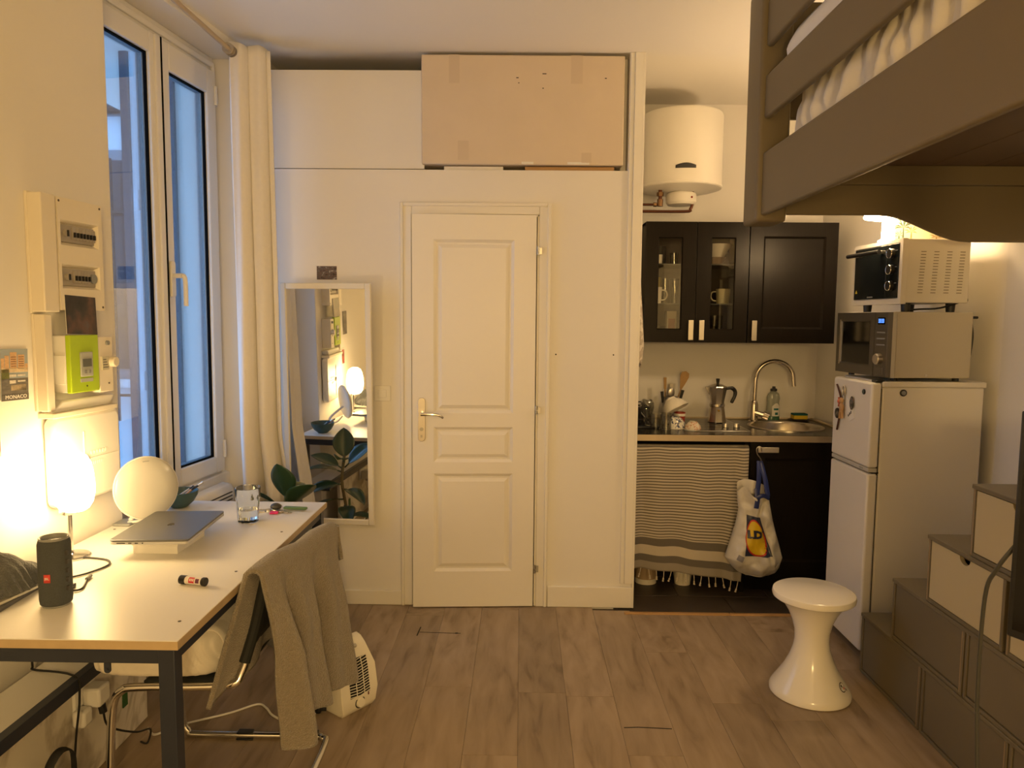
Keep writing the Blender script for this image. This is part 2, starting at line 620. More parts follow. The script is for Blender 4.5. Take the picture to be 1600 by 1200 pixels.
# door frame (casing) and leaf
cas = thing('door_1', None, None, (0, 0, 0), kind='structure')
g = G()
for (a, b, c, d) in ((-0.622, DX0+0.012, 0, 2.098), (DX1-0.012, 0.145, 0, 2.098)):
    g.box(a, b, YB-0.012, YB, c, d)
g.box(DX0+0.012, DX1-0.012, YB-0.012, YB, DZ-0.012, 2.098)
g.mk('casing', TRIM, cas, world=True, bev=0.004)
g = G()
for (a, b, c, d) in ((-0.622, -0.604, 0, 2.098), (0.127, 0.145, 0, 2.098)):
    g.box(a, b, YB-0.020, YB-0.008, c, d)
g.box(-0.604, 0.127, YB-0.020, YB-0.008, 2.080, 2.098)
g.mk('casing_bead', TRIM, cas, world=True, bev=0.004)
g = G()
g.box(DX0, DX0+0.022, YB-0.004, YB+0.08, 0, DZ).box(DX1-0.022, DX1, YB-0.004, YB+0.08, 0, DZ).box(DX0, DX1, YB-0.004, YB+0.08, DZ-0.022, DZ)
g.mk('jamb', TRIM, cas, world=True, bev=0.003)
ang = 0.055
ml_ = Matrix.Translation((0.072, YB-0.018, 0)) @ Matrix.Rotation(ang, 4, 'Z')
g = G().at(ml_)
W_ = 0.628
def px(u):
    return -W_+u
pan = [(px(0.108), px(0.516), 1.030, 1.912), (px(0.108), px(0.516), 0.775, 0.958), (px(0.108), px(0.516), 0.196, 0.715)]
g.paneled(-W_, 0, 0.006, 2.036, 0, 0.036, pan, 'raised', w=0.042, d=0.011)
leaf = g.mk('leaf', DOORP, cas, world=True, ang=20)
g = G().at(ml_)
g.prism(rrect(px(0.028), px(0.066), 0.885, 1.110, 0.018), -0.006, 0.0)
plate = g.mk('handle_plate', STEEL, cas, world=True, bev=0.0015)
g = G().at(ml_)
g.cyl((px(0.047), -0.045, 1.030), 0.010, 0.04, 'Y', 16)
g.tube([(px(0.047), -0.045, 1.030), (px(0.080), -0.050, 1.030), (px(0.12), -0.048, 1.028), (px(0.148), -0.044, 1.020), (px(0.158), -0.040, 1.010)], [0.009, 0.008, 0.0075, 0.007, 0.006], 10, smooth=4)
g.mk('lever', CHROME, cas, world=True)
g = G().at(ml_)
g.cyl((px(0.047), -0.009, 0.948), 0.010, 0.004, 'Y', 16).cyl((px(0.047), -0.012, 0.948), 0.006, 0.004, 'Y', 12)
g.box(px(0.042), px(0.052), -0.009, -0.005, 0.905, 0.918)
g.mk('key_cylinder', DSTEEL, cas, world=True)
for hz in (1.858, 1.048, 0.207):
    g = G()
    g.cyl((0.080, YB-0.026, hz-0.02), 0.007, 0.018, 'Z', 12).cyl((0.080, YB-0.026, hz+0.001), 0.0078, 0.02, 'Z', 12).box(0.080, 0.100, YB-0.024, YB-0.006, hz-0.016, hz+0.016)
    g.mk('hinge', DSTEEL, cas, world=True)

# ------------------------------------------------------------------ window (in the left wall frame)
win = thing('window_1', None, None, m=ML, kind='structure')
S0, S1 = 0.020, 1.012          # frame extents along the wall
ZB, ZT = 0.715, 2.745
FY = 0.16                      # inner face of the sashes
g = G().box(S0-0.045, S0+0.03, FY, FY+0.07, ZB-0.0, ZT+0.045).box(S1-0.03, S1+0.015, FY, FY+0.07, ZB, ZT+0.045).box(S0, S1, FY, FY+0.07, ZT-0.03, ZT+0.045).box(S0, S1, FY, FY+0.07, ZB-0.02, ZB+0.03)
g.mk('frame', PVC, win, bev=0.004)
g = G().box(S0-0.04, S1+0.012, FY-0.012, FY, ZT-0.008, ZT+0.02).box(S1-0.012, S1+0.015, FY-0.012, FY, ZB, ZT).mk('cover_strip', PVC, win, bev=0.004)
MID = wy(3.262)
GASK = mat('black gasket', (0.006, 0.006, 0.006), 0.9, spec=0.05)
def sash(a, b, nm):
    z0, z1, st = ZB+0.012, ZT-0.028, 0.068
    tp_ = 0.085 if nm == 'l' else 0.118
    g = G()
    y0, y1 = FY-0.022, FY+0.042
    g.box(a, a+st, y0, y1, z0, z1).box(b-st, b, y0, y1, z0, z1).box(a+st, b-st, y0, y1, z0, z0+st+0.012).box(a+st, b-st, y0, y1, z1-tp_, z1)
    s = g.mk('sash', PVC, win, bev=0.005)
    g = G()
    q = 0.007
    A, B, C, D = a+st, b-st, z0+st+0.012, z1-tp_
    g.box(A, A+q, y0+0.016, y0+0.0295, C, D).box(B-q, B, y0+0.016, y0+0.0295, C, D).box(A, B, y0+0.016, y0+0.0295, C, C+q).box(A, B, y0+0.016, y0+0.0295, D-q, D)
    g.mk('gasket', GASK, s)
    g = G()
    g.box(A, A+q*0.6, y0+0.037, y1, C, D).box(B-q*0.6, B, y0+0.037, y1, C, D).box(A, B, y0+0.037, y1, C, C+q*0.6).box(A, B, y0+0.037, y1, D-q*0.6, D)
    g.mk('outer_rebate', mat('shaded pvc', (0.30, 0.31, 0.33), 0.6), s)  # shade on the outer white pvc is painted in as grey
    G().box(A, B, y0+0.030, y0+0.036, C, D).mk('pane', GLASS, s)
    return s
sl = sash(S0+0.012, MID-0.001, 'l')
sr = sash(MID+0.003, S1-0.012, 'r')
G().box(MID-0.040, MID-0.004, FY-0.032, FY-0.018, ZB+0.02, ZT-0.03).mk('astragal', PVC, win, bev=0.004)
G().box(MID-0.004, MID+0.003, FY-0.034, FY-0.015, ZB+0.02, ZT-0.03).mk('seam', GASK, win)
hx = MID+0.040
h = G().prism(rrect(hx-0.017, hx+0.017, 1.60, 1.76, 0.012), FY-0.034, FY-0.022).mk('handle_rose', PLAST, win, bev=0.003)
G().cyl((hx, FY-0.075, 1.695), 0.011, 0.045, 'Y', 14).tube([(hx, FY-0.072, 1.695), (hx+0.006, FY-0.080, 1.690), (hx+0.010, FY-0.082, 1.655), (hx+0.010, FY-0.082, 1.56)], 0.0105, 10, smooth=5).mk('handle_lever', PLAST, h)
for hz in (2.60, 0.84):
    G().cyl((S1-0.014, FY-0.028, hz-0.045), 0.008, 0.09, 'Z', 10).mk('hinge', PVC, win)

# ------------------------------------------------------------------ courtyard outside
EXW = mat('courtyard plaster', (0.74, 0.78, 0.82), 0.9, var=0.08, vscale=1.6)
EXT = mat('zinc', (0.25, 0.28, 0.32), 0.6)
IRON = mat('iron', (0.03, 0.035, 0.045), 0.6)
# far reveal of the niche outside the glass
rv = thing('wall_outside', None, None, m=ML, kind='structure')
G().box(1.052, 1.10, 0.235, 0.53, 0.2, 3.2).mk('reveal', EXW, rv)
SHUT = mat('pale blue shutter', (0.66, 0.76, 0.86), 0.6)
SHD = mat('shutter edge', (0.10, 0.12, 0.16), 0.7)
sh = thing('window_shutter', 'pale blue window shutter folded open outside the glass', 'shutter', m=ML)
G().box(1.010, 1.046, 0.525, 0.60, 0.3, 3.1).mk('shutter_leaf', SHUT, sh, bev=0.004)
G().box(1.000, 1.046, 0.602, 0.645, 0.3, 3.1).mk('shutter_edge', SHD, sh)
for hz in (2.10, 1.18):
    G().box(1.002, 1.0105, 0.535, 0.59, hz-0.055, hz+0.055).cyl((0.999, 0.562, hz-0.05), 0.007, 0.1, 'Z', 8).mk('hinge', SHUT, sh)
G().box(1.020, 1.049, 0.235, 0.255, 0.3, 3.1).mk('slat_edge', SHD, sh)
G().box(1.026, 1.050, 0.375, 0.412, 0.3, 3.1).mk('slat_edge', SHD, sh)
# building across the courtyard
bl = thing('courtyard_building', 'pale building across the courtyard seen through the window', 'building', (-3.8, 7.2, -1.5))
def bp(nm, m, *bx, **k):
    g = G()
    for b in bx:
        g.box(*b)
    return g.mk(nm, m, bl, world=True, **k)
bp('wall', EXW, (-8, -1.9, 7.2, 7.6, -1.5, 3.42))
bp('upper_wall', mat('upper plaster', (0.72, 0.78, 0.84), 0.9, var=0.05, vscale=1), (-8, -1.9, 8.2, 8.6, 3.0, 4.22))
bp('roof', EXT, (-8, -1.9, 7.15, 8.3, 3.42, 3.46))
G().tube([(-8, 7.10, 3.47), (-1.9, 7.10, 3.47)], 0.05, 10).mk('gutter', IRON, bl, world=True)
G().tube([(-3.68, 7.12, 3.42), (-3.68, 7.12, -1.5)], 0.05, 10).mk('downpipe', EXT, bl, world=True)
wf = bp('window', EXT, (-4.5, -3.72, 7.17, 7.2, 0.9, 3.1))
bp('pane', mat('dusk pane', (0.06, 0.07, 0.09), 0.1), (-4.42, -3.80, 7.155, 7.172, 1.0, 3.0))
bp('sill', EXW, (-4.6, -3.62, 7.10, 7.2, 0.82, 0.9))
for k in range(6):
    G().tube([(-4.40+k*0.125, 7.06, 0.5), (-4.40+k*0.125, 7.06, 3.0)], 0.012, 6).mk('bar', IRON, bl, world=True)
for z in (0.75, 1.45, 2.5):
    G().box(-4.5, -3.74, 7.05, 7.07, z-0.012, z+0.012).mk('bar_rail', IRON, bl, world=True)
G().box(-9, -1.95, 3.5, 8.6, -1.6, -1.5).mk('ground', mat('courtyard paving', (0.35, 0.37, 0.4), 0.9), kind='structure')

# ================================================================== LEFT SIDE: DESK
TZ = 0.74
TX0, TX1, TY0, TY1 = -1.505, -0.814, 1.685, 3.03
TOPM = mat('white laminate', (0.74, 0.72, 0.68), 0.38, var=0.02, vscale=3)
EDGE = mat('beech edge', (0.46, 0.35, 0.21), 0.5, var=0.12, vscale=30)
tb = thing('desk', 'long white-topped desk on a dark blue steel frame under the window', 'desk', ((TX0+TX1)/2, (TY0+TY1)/2, 0))
G().box(TX0, TX1, TY0, TY1, TZ-0.022, TZ).mk('tabletop', TOPM, tb, world=True, bev=0.0015)
e = 0.0015
G().box(TX0-e, TX1+e, TY0-e, TY0+0.0005, TZ-0.022, TZ-0.0015).box(TX1-0.0005, TX1+e, TY0, TY1, TZ-0.022, TZ-0.0015).box(TX0, TX1+e, TY1-0.0005, TY1+e, TZ-0.022, TZ-0.0015).mk('edge_band', EDGE, tb, world=True)
for (a, b) in ((TX0+0.01, TY0+0.004), (TX1-0.05, TY0+0.004), (TX0+0.01, TY1-0.045), (TX1-0.05, TY1-0.045)):
    G().box(a, a+0.04, b, b+0.04, 0.004, TZ-0.022).box(a-0.001, a+0.041, b-0.001, b+0.041, 0, 0.006).mk('leg', NAVY, tb, world=True, bev=0.002)
G().box(TX0+0.05, TX1-0.05, TY0+0.006, TY0+0.042, TZ-0.060, TZ-0.022).mk('front_rail', NAVY, tb, world=True, bev=0.002)
G().box(TX0+0.05, TX1-0.05, TY1-0.043, TY1-0.007, TZ-0.060, TZ-0.022).mk('back_rail', NAVY, tb, world=True, bev=0.002)
G().box(TX1-0.046, TX1-0.014, TY0+0.044, TY1-0.045, TZ-0.060, TZ-0.022).mk('side_rail', NAVY, tb, world=True, bev=0.002)
G().box(TX0+0.014, TX0+0.046, TY0+0.044, TY1-0.045, TZ-0.060, TZ-0.022).mk('side_rail', NAVY, tb, world=True, bev=0.002)
G().box(-1.345, -1.315, TY0+0.02, TY1-0.03, 0.392, 0.430).mk('shelf_rail', NAVY, tb, world=True, bev=0.002)
G().box(-1.50, -1.346, TY0+0.05, TY1-0.05, 0.402, 0.420).mk('shelf', TOPM, tb, world=True, bev=0.0015)
for yy in (TY0+0.008, TY1-0.040):
    G().box(-1.46, -1.316, yy, yy+0.03, 0.385, 0.402).mk('shelf_bracket', NAVY, tb, world=True, bev=0.002)
g = G().prism(rrect(-1.000, -0.984, TZ-0.088, TZ-0.058, 0.007), TY0+0.012, TY0+0.016).cyl((-0.992, TY0+0.009, TZ-0.078), 0.003, 0.003, 'Y', 8)
g.mk('tab', NAVY, tb, world=True)
SCREW = mat('dark screw', (0.10, 0.08, 0.06), 0.4, 0.8)
for (a, b) in ((-0.862, 2.172), (-0.860, 2.593), (-1.472, 2.60), (-0.862, 1.80)):
    G().cyl((a, b, TZ), 0.0045, 0.0008, 'Z', 10).mk('screw', SCREW, tb, world=True)

# lamp
lx, ly = -1.440, 2.290
lamp = thing('table_lamp', 'lit opal globe lamp on a chrome stem, left end of the desk', 'lamp', (lx, ly, TZ))
G().lathe([(0, 0), (0.056, 0), (0.057, 0.004), (0.053, 0.008), (0.012, 0.014), (0.008, 0.022), (0, 0.022)]).mk('base', CHROME, lamp)
G().cyl((0, 0, 0.015), 0.0075, 0.135, 'Z', 14).lathe([(0, 0.142), (0.026, 0.142), (0.030, 0.150), (0.028, 0.158), (0, 0.160)], seg=24).mk('stem', CHROME, lamp)
SHADE = mat('lit opal glass', (0.9, 0.85, 0.75), 0.3, emit=(1.0, 0.68, 0.30), estr=DESK_LAMP)
prof = [(0.0, 0.152), (0.030, 0.152), (0.042, 0.160), (0.053, 0.178), (0.059, 0.205), (0.060, 0.240), (0.057, 0.275), (0.051, 0.305), (0.040, 0.327), (0.022, 0.338), (0, 0.340)]
G().lathe(prof, (0.018, 0, 0), 28).mk('lamp_shade', SHADE, lamp)
# speaker
SPK = mat('speaker mesh fabric', (0.06, 0.068, 0.072), 0.85, var=0.3, vscale=300, bump=0.3, bscale=700)
sp = thing('speaker', 'dark cylindrical portable speaker standing upright near the desk edge', 'speaker', (-1.240, 1.90, TZ))
G().lathe([(0, 0.002), (0.030, 0.002), (0.038, 0.008), (0.0395, 0.02), (0.040, 0.09), (0.0395, 0.168), (0.037, 0.178), (0.0355, 0.180)], seg=32).mk('body', SPK, sp)
G().lathe([(0.0355, 0.180), (0.0365, 0.1835), (0.0345, 0.186), (0.031, 0.184), (0.029, 0.176), (0, 0.172)], seg=32).mk('top_ring', GREY, sp)
G().box(-0.014, 0.016, -0.012, 0.016, 0.172, 0.178).mk('woofer', DGREY, sp, bev=0.004)
G().lathe([(0, 0), (0.033, 0), (0.0345, 0.003), (0.033, 0.008), (0.028, 0.010)], seg=28).mk('foot', GREY, sp)
def spk_pt(a, z, off):
    r = 0.040+off
    return (r*math.sin(a), -r*math.cos(a), z)
REDM = mat('red badge', (0.62, 0.06, 0.05), 0.5)
G().grid(4, 2, lambda u, v: spk_pt(-0.11+u*0.40, 0.073+v*0.022, 0.0012)).mk('badge', REDM, sp, solid=0.001)
g = G().text('JBL', 0.0085, RX, 0.0003)
g.warp(lambda p: spk_pt(0.09+p.x/0.040, 0.084+p.z, 0.0022+p.y))
g.mk('badge_lettering', WHITEP, sp, flat=True)
for k in range(5):
    G().box(-0.004, 0.004, -0.004, 0.004, -0.006, 0.006).mk('button', DGREY, sp, bev=0.001).matrix_local = Matrix.Translation((0.0385, -0.010, 0.05+k*0.024))

# books, papers, knitted scarf at the left end
bk = thing('paper_stack', 'stack of magazines and papers under the grey knitwear at desk end', 'papers', (-1.42, 1.93, TZ))
zz = TZ
for i, (dx, dy, a, h, c) in enumerate(((0, 0, 0.05, 0.010, (0.12, 0.12, 0.13)), (0.0, 0.01, -0.12, 0.007, (0.7, 0.68, 0.62)), (-0.015, 0.015, -0.22, 0.006, (0.75, 0.72, 0.66)))):
    o = G().box(-0.115, 0.085, -0.16, 0.13, 0, h).mk('magazine', mat('magazine %d' % i, c, 0.5), bk, bev=0.001)
    o.matrix_local = Matrix.Translation((dx-0.02, dy, zz-TZ)) @ Matrix.Rotation(a, 4, 'Z')
    zz += h+0.0006
KNIT = mat('grey knit', (0.085, 0.09, 0.092), 0.95, var=0.25, vscale=90, bump=0.5, bscale=220, sheen=0.3)
def knit(u, v):
    a = 2*PI*u
    r = math.sin(PI*(0.5+v*0.5)) if v < 1 else 0
    rib = 0.006*math.sin(a*26)*(1-v)
    k = 1+0.18*fbm(math.cos(a)*1.3, math.sin(a)*1.3, v*2)
    x = (0.105+rib)*k*math.cos(a)*(1-v**2.4)
    y = (0.115+rib)*k*math.sin(a)*(1-v**2.4)
    z = 0.11*v*(0.75+0.25*math.sin(a*2+1))+0.010*fbm(x*30, y*30, 3)*(0 if v == 0 else 1)
    return (x-0.35*z, y, z)
G().grid(104, 14, knit, closed_u=True).warp(lambda p: (p.x-1.435, p.y+1.955, p.z+zz+0.001)).mk('knit_hat', KNIT, label='dark grey ribbed knit hat lying on the magazines', cat='hat')
# second small dark notebook behind the speaker
G().box(-1.315, -1.265, 1.98, 2.03, TZ, TZ+0.012).mk('power_adapter', DGREY, label='small dark adapter block lying behind the portable speaker', cat='adapter', bev=0.002)
# cables on the desk
G().tube([(-1.40, 2.27, TZ+0.004), (-1.36, 2.27, TZ+0.004), (-1.30, 2.25, TZ+0.004), (-1.272, 2.20, TZ+0.004), (-1.30, 2.12, TZ+0.004), (-1.36, 2.07, TZ+0.004), (-1.42, 2.05, TZ+0.004)], 0.003, 6, smooth=6).mk('lamp_cable', BLACK, label='thin black cable looping over the desk from the lamp base', cat='cable')
c = thing('charging_cable', 'short dark charging cable with a bare plug beside the speaker', 'cable', (-1.24, 2.0, TZ))
G().tube([(-1.255, 1.985, TZ+0.004), (-1.235, 2.005, TZ+0.004), (-1.262, 2.075, TZ+0.004)], 0.0032, 6, smooth=5).mk('cord', BLACK, c, world=True)
G().tube([(-1.262, 2.075, TZ+0.006), (-1.268, 2.105, TZ+0.006)], 0.0055, 8).mk('plug', GREY, c, world=True)

# round white disc lamp on its foot
dl = thing('disc_lamp', 'round white daylight disc lamp tilted back on a grey foot', 'lamp', (-1.425, 2.665, TZ))
dm = Matrix.Translation((0.068, -0.045, 0.150)) @ Matrix.Rotation(R(50), 4, 'Z') @ Matrix.Rotation(R(-8), 4, 'X') @ Matrix.Scale(0.97, 4)
g = G().at(dm @ Matrix.Rotation(PI/2, 4, 'X'))
g.lathe([(0, 0.014), (0.06, 0.0128), (0.105, 0.008), (0.114, 0.002), (0.1145, -0.004)], seg=48)
o = g.mk('diffuser', mat('opal disc', (0.46, 0.45, 0.42), 0.2), dl)
g = G().at(dm @ Matrix.Rotation(PI/2, 4, 'X'))
g.lathe([(0.1145, -0.004), (0.118, -0.003), (0.119, -0.010), (0.112, -0.018), (0, -0.020)], seg=48)
g.mk('back_shell', PLAST, dl)
g = G().at(dm)
g.box(-0.012, 0.010, -0.0135, -0.010, 0.098, 0.101).mk('touch_mark', GREY, dl)
G().box(-0.075, -0.012, -0.03, 0.05, 0, 0.010).mk('foot', GREY, dl, bev=0.003)
G().tube([(-0.035, 0.02, 0.008), (-0.005, 0.03, 0.06), (0.055, -0.025, 0.12)], 0.008, 10, smooth=4).tube([(-0.03, -0.005, 0.008), (0.02, 0.0, 0.018), (0.052, -0.018, 0.055)], 0.005, 8, smooth=4).mk('stand', PLAST, dl)

# laptop on a white box
a_ = R(4)
bx = thing('white_box', 'shallow white cardboard box lying on the desk under the laptop', 'box', (-1.185, 2.43, TZ), rotz=R(0))
G().box(-0.076, 0.070, -0.10, 0.105, 0, 0.044).mk('box_tray', WHITEP, bx, bev=0.001)
G().box(-0.078, 0.072, -0.102, 0.107, 0.026, 0.049).mk('box_lid', WHITEP, bx, bev=0.001)
lp = thing('laptop', 'closed grey laptop lying on the shallow white box', 'laptop', (-1.19, 2.445, TZ+0.0495), rotz=a_)
LAPM = mat('space grey aluminium', (0.20, 0.205, 0.22), 0.38, 0.85)
G().prism(rrect(-0.123, 0.123, -0.178, 0.178, 0.014), 0.0006, 0.0100, 'Z').mk('laptop_base', mat('aluminium side', (0.55, 0.55, 0.55), 0.35, 0.9), lp, bev=0.001)
G().prism(rrect(-0.123, 0.123, -0.178, 0.178, 0.014), 0.0106, 0.0160, 'Z').mk('laptop_lid', LAPM, lp, bev=0.0015)
# small fruit-shaped emblem on the lid
pts = []
for k in range(28):
    t = 2*PI*k/28
    r = 0.011*(1-0.10*math.cos(2*t)-0.06*math.sin(t)*math.sin(3*t))
    x_, y_ = r*math.cos(t), 1.06*r*math.sin(t)
    if (x_-0.0125)**2+(y_-0.001)**2 < 0.0055**2:
        x_ = 0.0125-math.sqrt(max(0, 0.0055**2-(y_-0.001)**2))
    pts.append((x_, y_))
leafp = [(0.0, 0.0125), (0.0045, 0.0145), (0.0058, 0.019), (0.0015, 0.017)]
rot = Matrix.Rotation(R(-90), 4, 'Z')
G().at(rot @ Matrix.Diagonal((1.7, 0.75, 1, 1))).prism(pts, 0.0160, 0.0163, 'Z').prism(leafp, 0.0160, 0.0163, 'Z').mk('lid_emblem', mat('dark emblem', (0.02, 0.02, 0.025), 0.2, 0.5), lp)
for (a, b) in ((-0.098, -0.072), (-0.062, -0.052), (-0.042, -0.032)):
    G().box(a, b, -0.1786, -0.176, 0.0040, 0.0068).mk('port', BLACK, lp)
G().cyl((-0.018, -0.1786, 0.0054), 0.0022, 0.002, 'Y', 10).mk('port', BLACK, lp)

# bowl with pens
BOWL = mat('teal glaze', (0.05, 0.10, 0.10), 0.35, var=0.2, vscale=20)
bo = (-1.388, 2.93, TZ)
G().lathe([(0, 0.0), (0.030, 0.0), (0.034, 0.004), (0.055, 0.022), (0.070, 0.048), (0.0735, 0.066), (0.071, 0.066), (0.066, 0.048), (0.050, 0.024), (0.028, 0.008), (0, 0.007)], bo, 32).mk('bowl', BOWL, label='dark teal bowl of pens at the window end of the desk', cat='bowl')
pens = (((0, 0, 0.028), (0.075, -0.02, 0.088), (0.60, 0.36, 0.20), 0.0045, 'tan wooden pencil sticking out of the teal bowl'),
        ((-0.01, 0.01, 0.03), (0.085, 0.035, 0.095), (0.04, 0.04, 0.045), 0.0045, 'black pen leaning right in the teal bowl'),
        ((-0.02, -0.02, 0.03), (0.052, 0.020, 0.082), (0.5, 0.48, 0.44), 0.004, 'pale grey pen lying low in the teal bowl'))
for a, b, c, r, lb in pens:
    A = Vector(bo)+Vector(a); B = Vector(bo)+Vector(b)
    p = thing('pen', lb, 'pen', A, group=None)
    mt = mat('pen %.2f' % c[0], c, 0.4)
    G().tube([A, A.lerp(B, 0.8)], r, 8).mk('barrel', mt, p, world=True)
    G().tube([A.lerp(B, 0.8), B], r*0.95, 8).mk('tip', mat('pen tip', (0.03, 0.03, 0.03), 0.4) if c[0] > 0.1 else STEEL, p, world=True)

# drinking glass with facets and some water
gx, gy = -1.030, 2.725
gl = thing('drinking_glass', 'faceted water glass standing alone beside the keys on the desk', 'glass', (gx, gy, TZ))
def facet(prof):
    g = G()
    seg = 40
    rows_ = []
    for r, z, f in prof:
        rows_.append([g.v((r*(1+f*0.035*math.cos(10*2*PI*i/seg))*math.cos(2*PI*i/seg), r*(1+f*0.035*math.cos(10*2*PI*i/seg))*math.sin(2*PI*i/seg), z)) if r > 0 else None for i in range(seg)])
    cap0 = g.v((0, 0, prof[0][1])); cap1 = g.v((0, 0, prof[-1][1]))
    for a, b in zip(rows_, rows_[1:]):
        for i in range(seg):
            j = (i+1) % seg
            if a[i] is None:
                g.bm.faces.new((cap0, b[j], b[i]))
            elif b[i] is None:
                g.bm.faces.new((a[i], a[j], cap1))
            else:
                g.bm.faces.new((a[i], a[j], b[j], b[i]))
    return g
facet([(0, 0, 0), (0.033, 0, 0), (0.037, 0.003, 1), (0.0405, 0.05, 1), (0.043, 0.082, 1), (0.0445, 0.092, 0), (0.0475, 0.130, 0), (0.0465, 0.1315, 0), (0.0455, 0.130, 0), (0.0425, 0.092, 0), (0.0405, 0.082, 0.5), (0.038, 0.05, 0.5), (0.034, 0.012, 0.3), (0, 0.010, 0)]).mk('glass_body', CLEAR, gl)
G().lathe([(0, 0.0125), (0.0335, 0.0125), (0.0375, 0.048), (0, 0.048)], seg=32).mk('water', mat('water', (0.97, 0.98, 0.98), 0.0, trans=1.0, ior=1.33), gl)

# keys
ky = thing('key_ring', 'bunch of keys with a pink tag on the desk', 'keys', m=Matrix.Translation((-0.975, 2.875, TZ)) @ Matrix.Scale(1.25, 4))
def key(ang, L, m, z):
    M = Matrix.Rotation(R(ang), 4, 'Z')
    g = G().at(M)
    g.cyl((0.022, 0, z), 0.012, 0.0025, 'Z', 14).box(0.03, L, -0.0035, 0.0035, z, z+0.0025)
    for k in range(3):
        g.box(L-0.006-k*0.008, L-0.003-k*0.008, -0.006, -0.003, z, z+0.0025)
    return g.mk('key', m, ky)
key(205, 0.068, STEEL, 0.001); key(185, 0.06, STEEL, 0.004); key(-20, 0.06, STEEL, 0.001); key(-35, 0.055, STEEL, 0.004)
G().tube([(0.016*math.cos(t*PI/8), 0.016*math.sin(t*PI/8)+0.01, 0.010+0.006*math.sin(t*PI/8)) for t in range(16)], 0.0014, 6, closed=True).mk('ring', STEEL, ky)
G().at(Matrix.Rotation(R(-8), 4, 'Z')).box(0.018, 0.095, 0.012, 0.030, 0.004, 0.012).mk('fob', mat('green fob', (0.12, 0.22, 0.10), 0.5), ky, bev=0.003)
G().ball((-0.004, 0.012, 0.012), 0.018, 0.014, 0.012, 14, 8).mk('key_pouch', DGREY, ky)
G().at(Matrix.Rotation(R(-80), 4, 'Z')).box(0.015, 0.042, -0.014, 0.012, 0.001, 0.006).mk('tag', mat('neon pink', (0.85, 0.04, 0.20), 0.5), ky, bev=0.004)

# glue stick
gs = thing('glue_stick', 'white glue stick with black caps lying near the desk edge', 'glue', m=Matrix.Translation((-0.978, 2.064, TZ+0.0125)) @ Matrix.Rotation(math.atan2(-0.018, 0.080), 4, 'Z'))
G().cyl((0.016, 0, 0), 0.0115, 0.052, 'X', 20).mk('tube', mat('glue label white', (0.75, 0.7, 0.66), 0.35), gs)
G().cyl((-0.004, 0, 0), 0.0125, 0.020, 'X', 20).mk('cap', BLACK, gs, bev=0.001)
G().cyl((0.066, 0, 0), 0.0110, 0.004, 'X', 20).cyl((0.070, 0, 0), 0.0125, 0.010, 'X', 20).mk('knob', BLACK, gs, bev=0.001)
def gst(x, a, off):
    r = 0.0115+off
    return (x, -r*math.cos(a), r*math.sin(a))
G().grid(2, 6, lambda u, v: gst(0.030+u*0.018, -0.3+v*1.5, 0.0004)).mk('label_patch', mat('label red', (0.55, 0.03, 0.05), 0.4), gs)
G().grid(2, 6, lambda u, v: gst(0.052+u*0.012, -0.2+v*1.1, 0.0004)).mk('label_patch', mat('label plum', (0.12, 0.03, 0.08), 0.4), gs)
for k in range(3):
    G().grid(1, 3, lambda u, v: gst(0.033+k*0.005+u*0.003, 0.2+v*0.6, 0.0007)).mk('label_stroke', WHITEP, gs)

# ------------------------------------------------------------------ left wall: meters and cards (wall frame)
def wt(name, label, cat, Y, z, sx=1.0):
    return thing(name, label, cat, m=ML @ Matrix.Translation((wy(Y), 0, z)) @ Matrix.Diagonal((sx, 1, 1, 1)))
# local coordinates: x along the wall, -y into the room, z up from the thing's base
t = wt('cable_duct', 'wide cream cable duct beside the fuse box on the left wall', 'cable duct', 2.312, 1.523)
G().box(0, 0.064, -0.055, 0, 0, 0.372).mk('duct_cover', OLDPL, t, bev=0.004)
G().box(-0.003, 0.067, -0.010, 0, -0.004, 0.376).mk('duct_back', OLDPL, t, bev=0.002)
t = wt('cable_duct', 'narrow cream cable duct running down to the white junction box', 'cable duct', 2.318, 1.205)
G().box(0, 0.032, -0.045, 0, 0, 0.310).mk('duct_cover', OLDPL, t, bev=0.003)
G().box(-0.003, 0.035, -0.010, 0, 0, 0.312).mk('duct_back', OLDPL, t, bev=0.002)
# fuse box
t = wt('fuse_box', 'cream fuse box with two rows of breakers on the left wall', 'fuse box', 2.381, 1.530, 0.93)
g = G().paneled(0.0, 0.225, 0, 0.362, -0.055, 0.055, [(0.012, 0.205, 0.070, 0.150), (0.012, 0.205, 0.210, 0.292)], 'flat', w=0.012, d=0.018)
g.mk('cover', OLDPL, t, ang=20)
for z in (0.080, 0.222):
    G().box(0.022, 0.192, -0.046, -0.036, z, z+0.056).mk('window_strip', mat('grey modules', (0.36, 0.33, 0.29), 0.4), t, bev=0.001)
n = 0
for z, k0, kn in ((0.222, 3, 10), (0.080, 3, 8)):
    for k in range(k0, kn):
        x_ = 0.026+k*0.0168
        o = G().box(x_, x_+0.0155, -0.051, -0.044, z+0.010, z+0.050).mk('breaker', mat('grey modules', (0.36, 0.33, 0.29), 0.4), t, bev=0.0008)
        G().box(x_+0.0045, x_+0.0110, -0.057, -0.050, z+0.018, z+0.034).mk('toggle', BLACK, o)
for z in (0.222, 0.080):
    o = G().cyl((0.045, -0.056, z+0.028), 0.012, 0.012, 'Y', 14).mk('round_switch', mat('grey modules', (0.36, 0.33, 0.29), 0.4), t)
    G().box(0.042, 0.048, -0.060, -0.055, z+0.018, z+0.038).mk('toggle', BLACK, o)
G().cyl((0.176, -0.054, 0.108), 0.016, 0.010, 'Y', 18).mk('dial', GREY, t)
for a, b in ((0.008, 0.350), (0.214, 0.350), (0.214, 0.012)):
    G().cyl((a, -0.0565, b), 0.004, 0.003, 'Y', 8).mk('screw', SCREW, t)
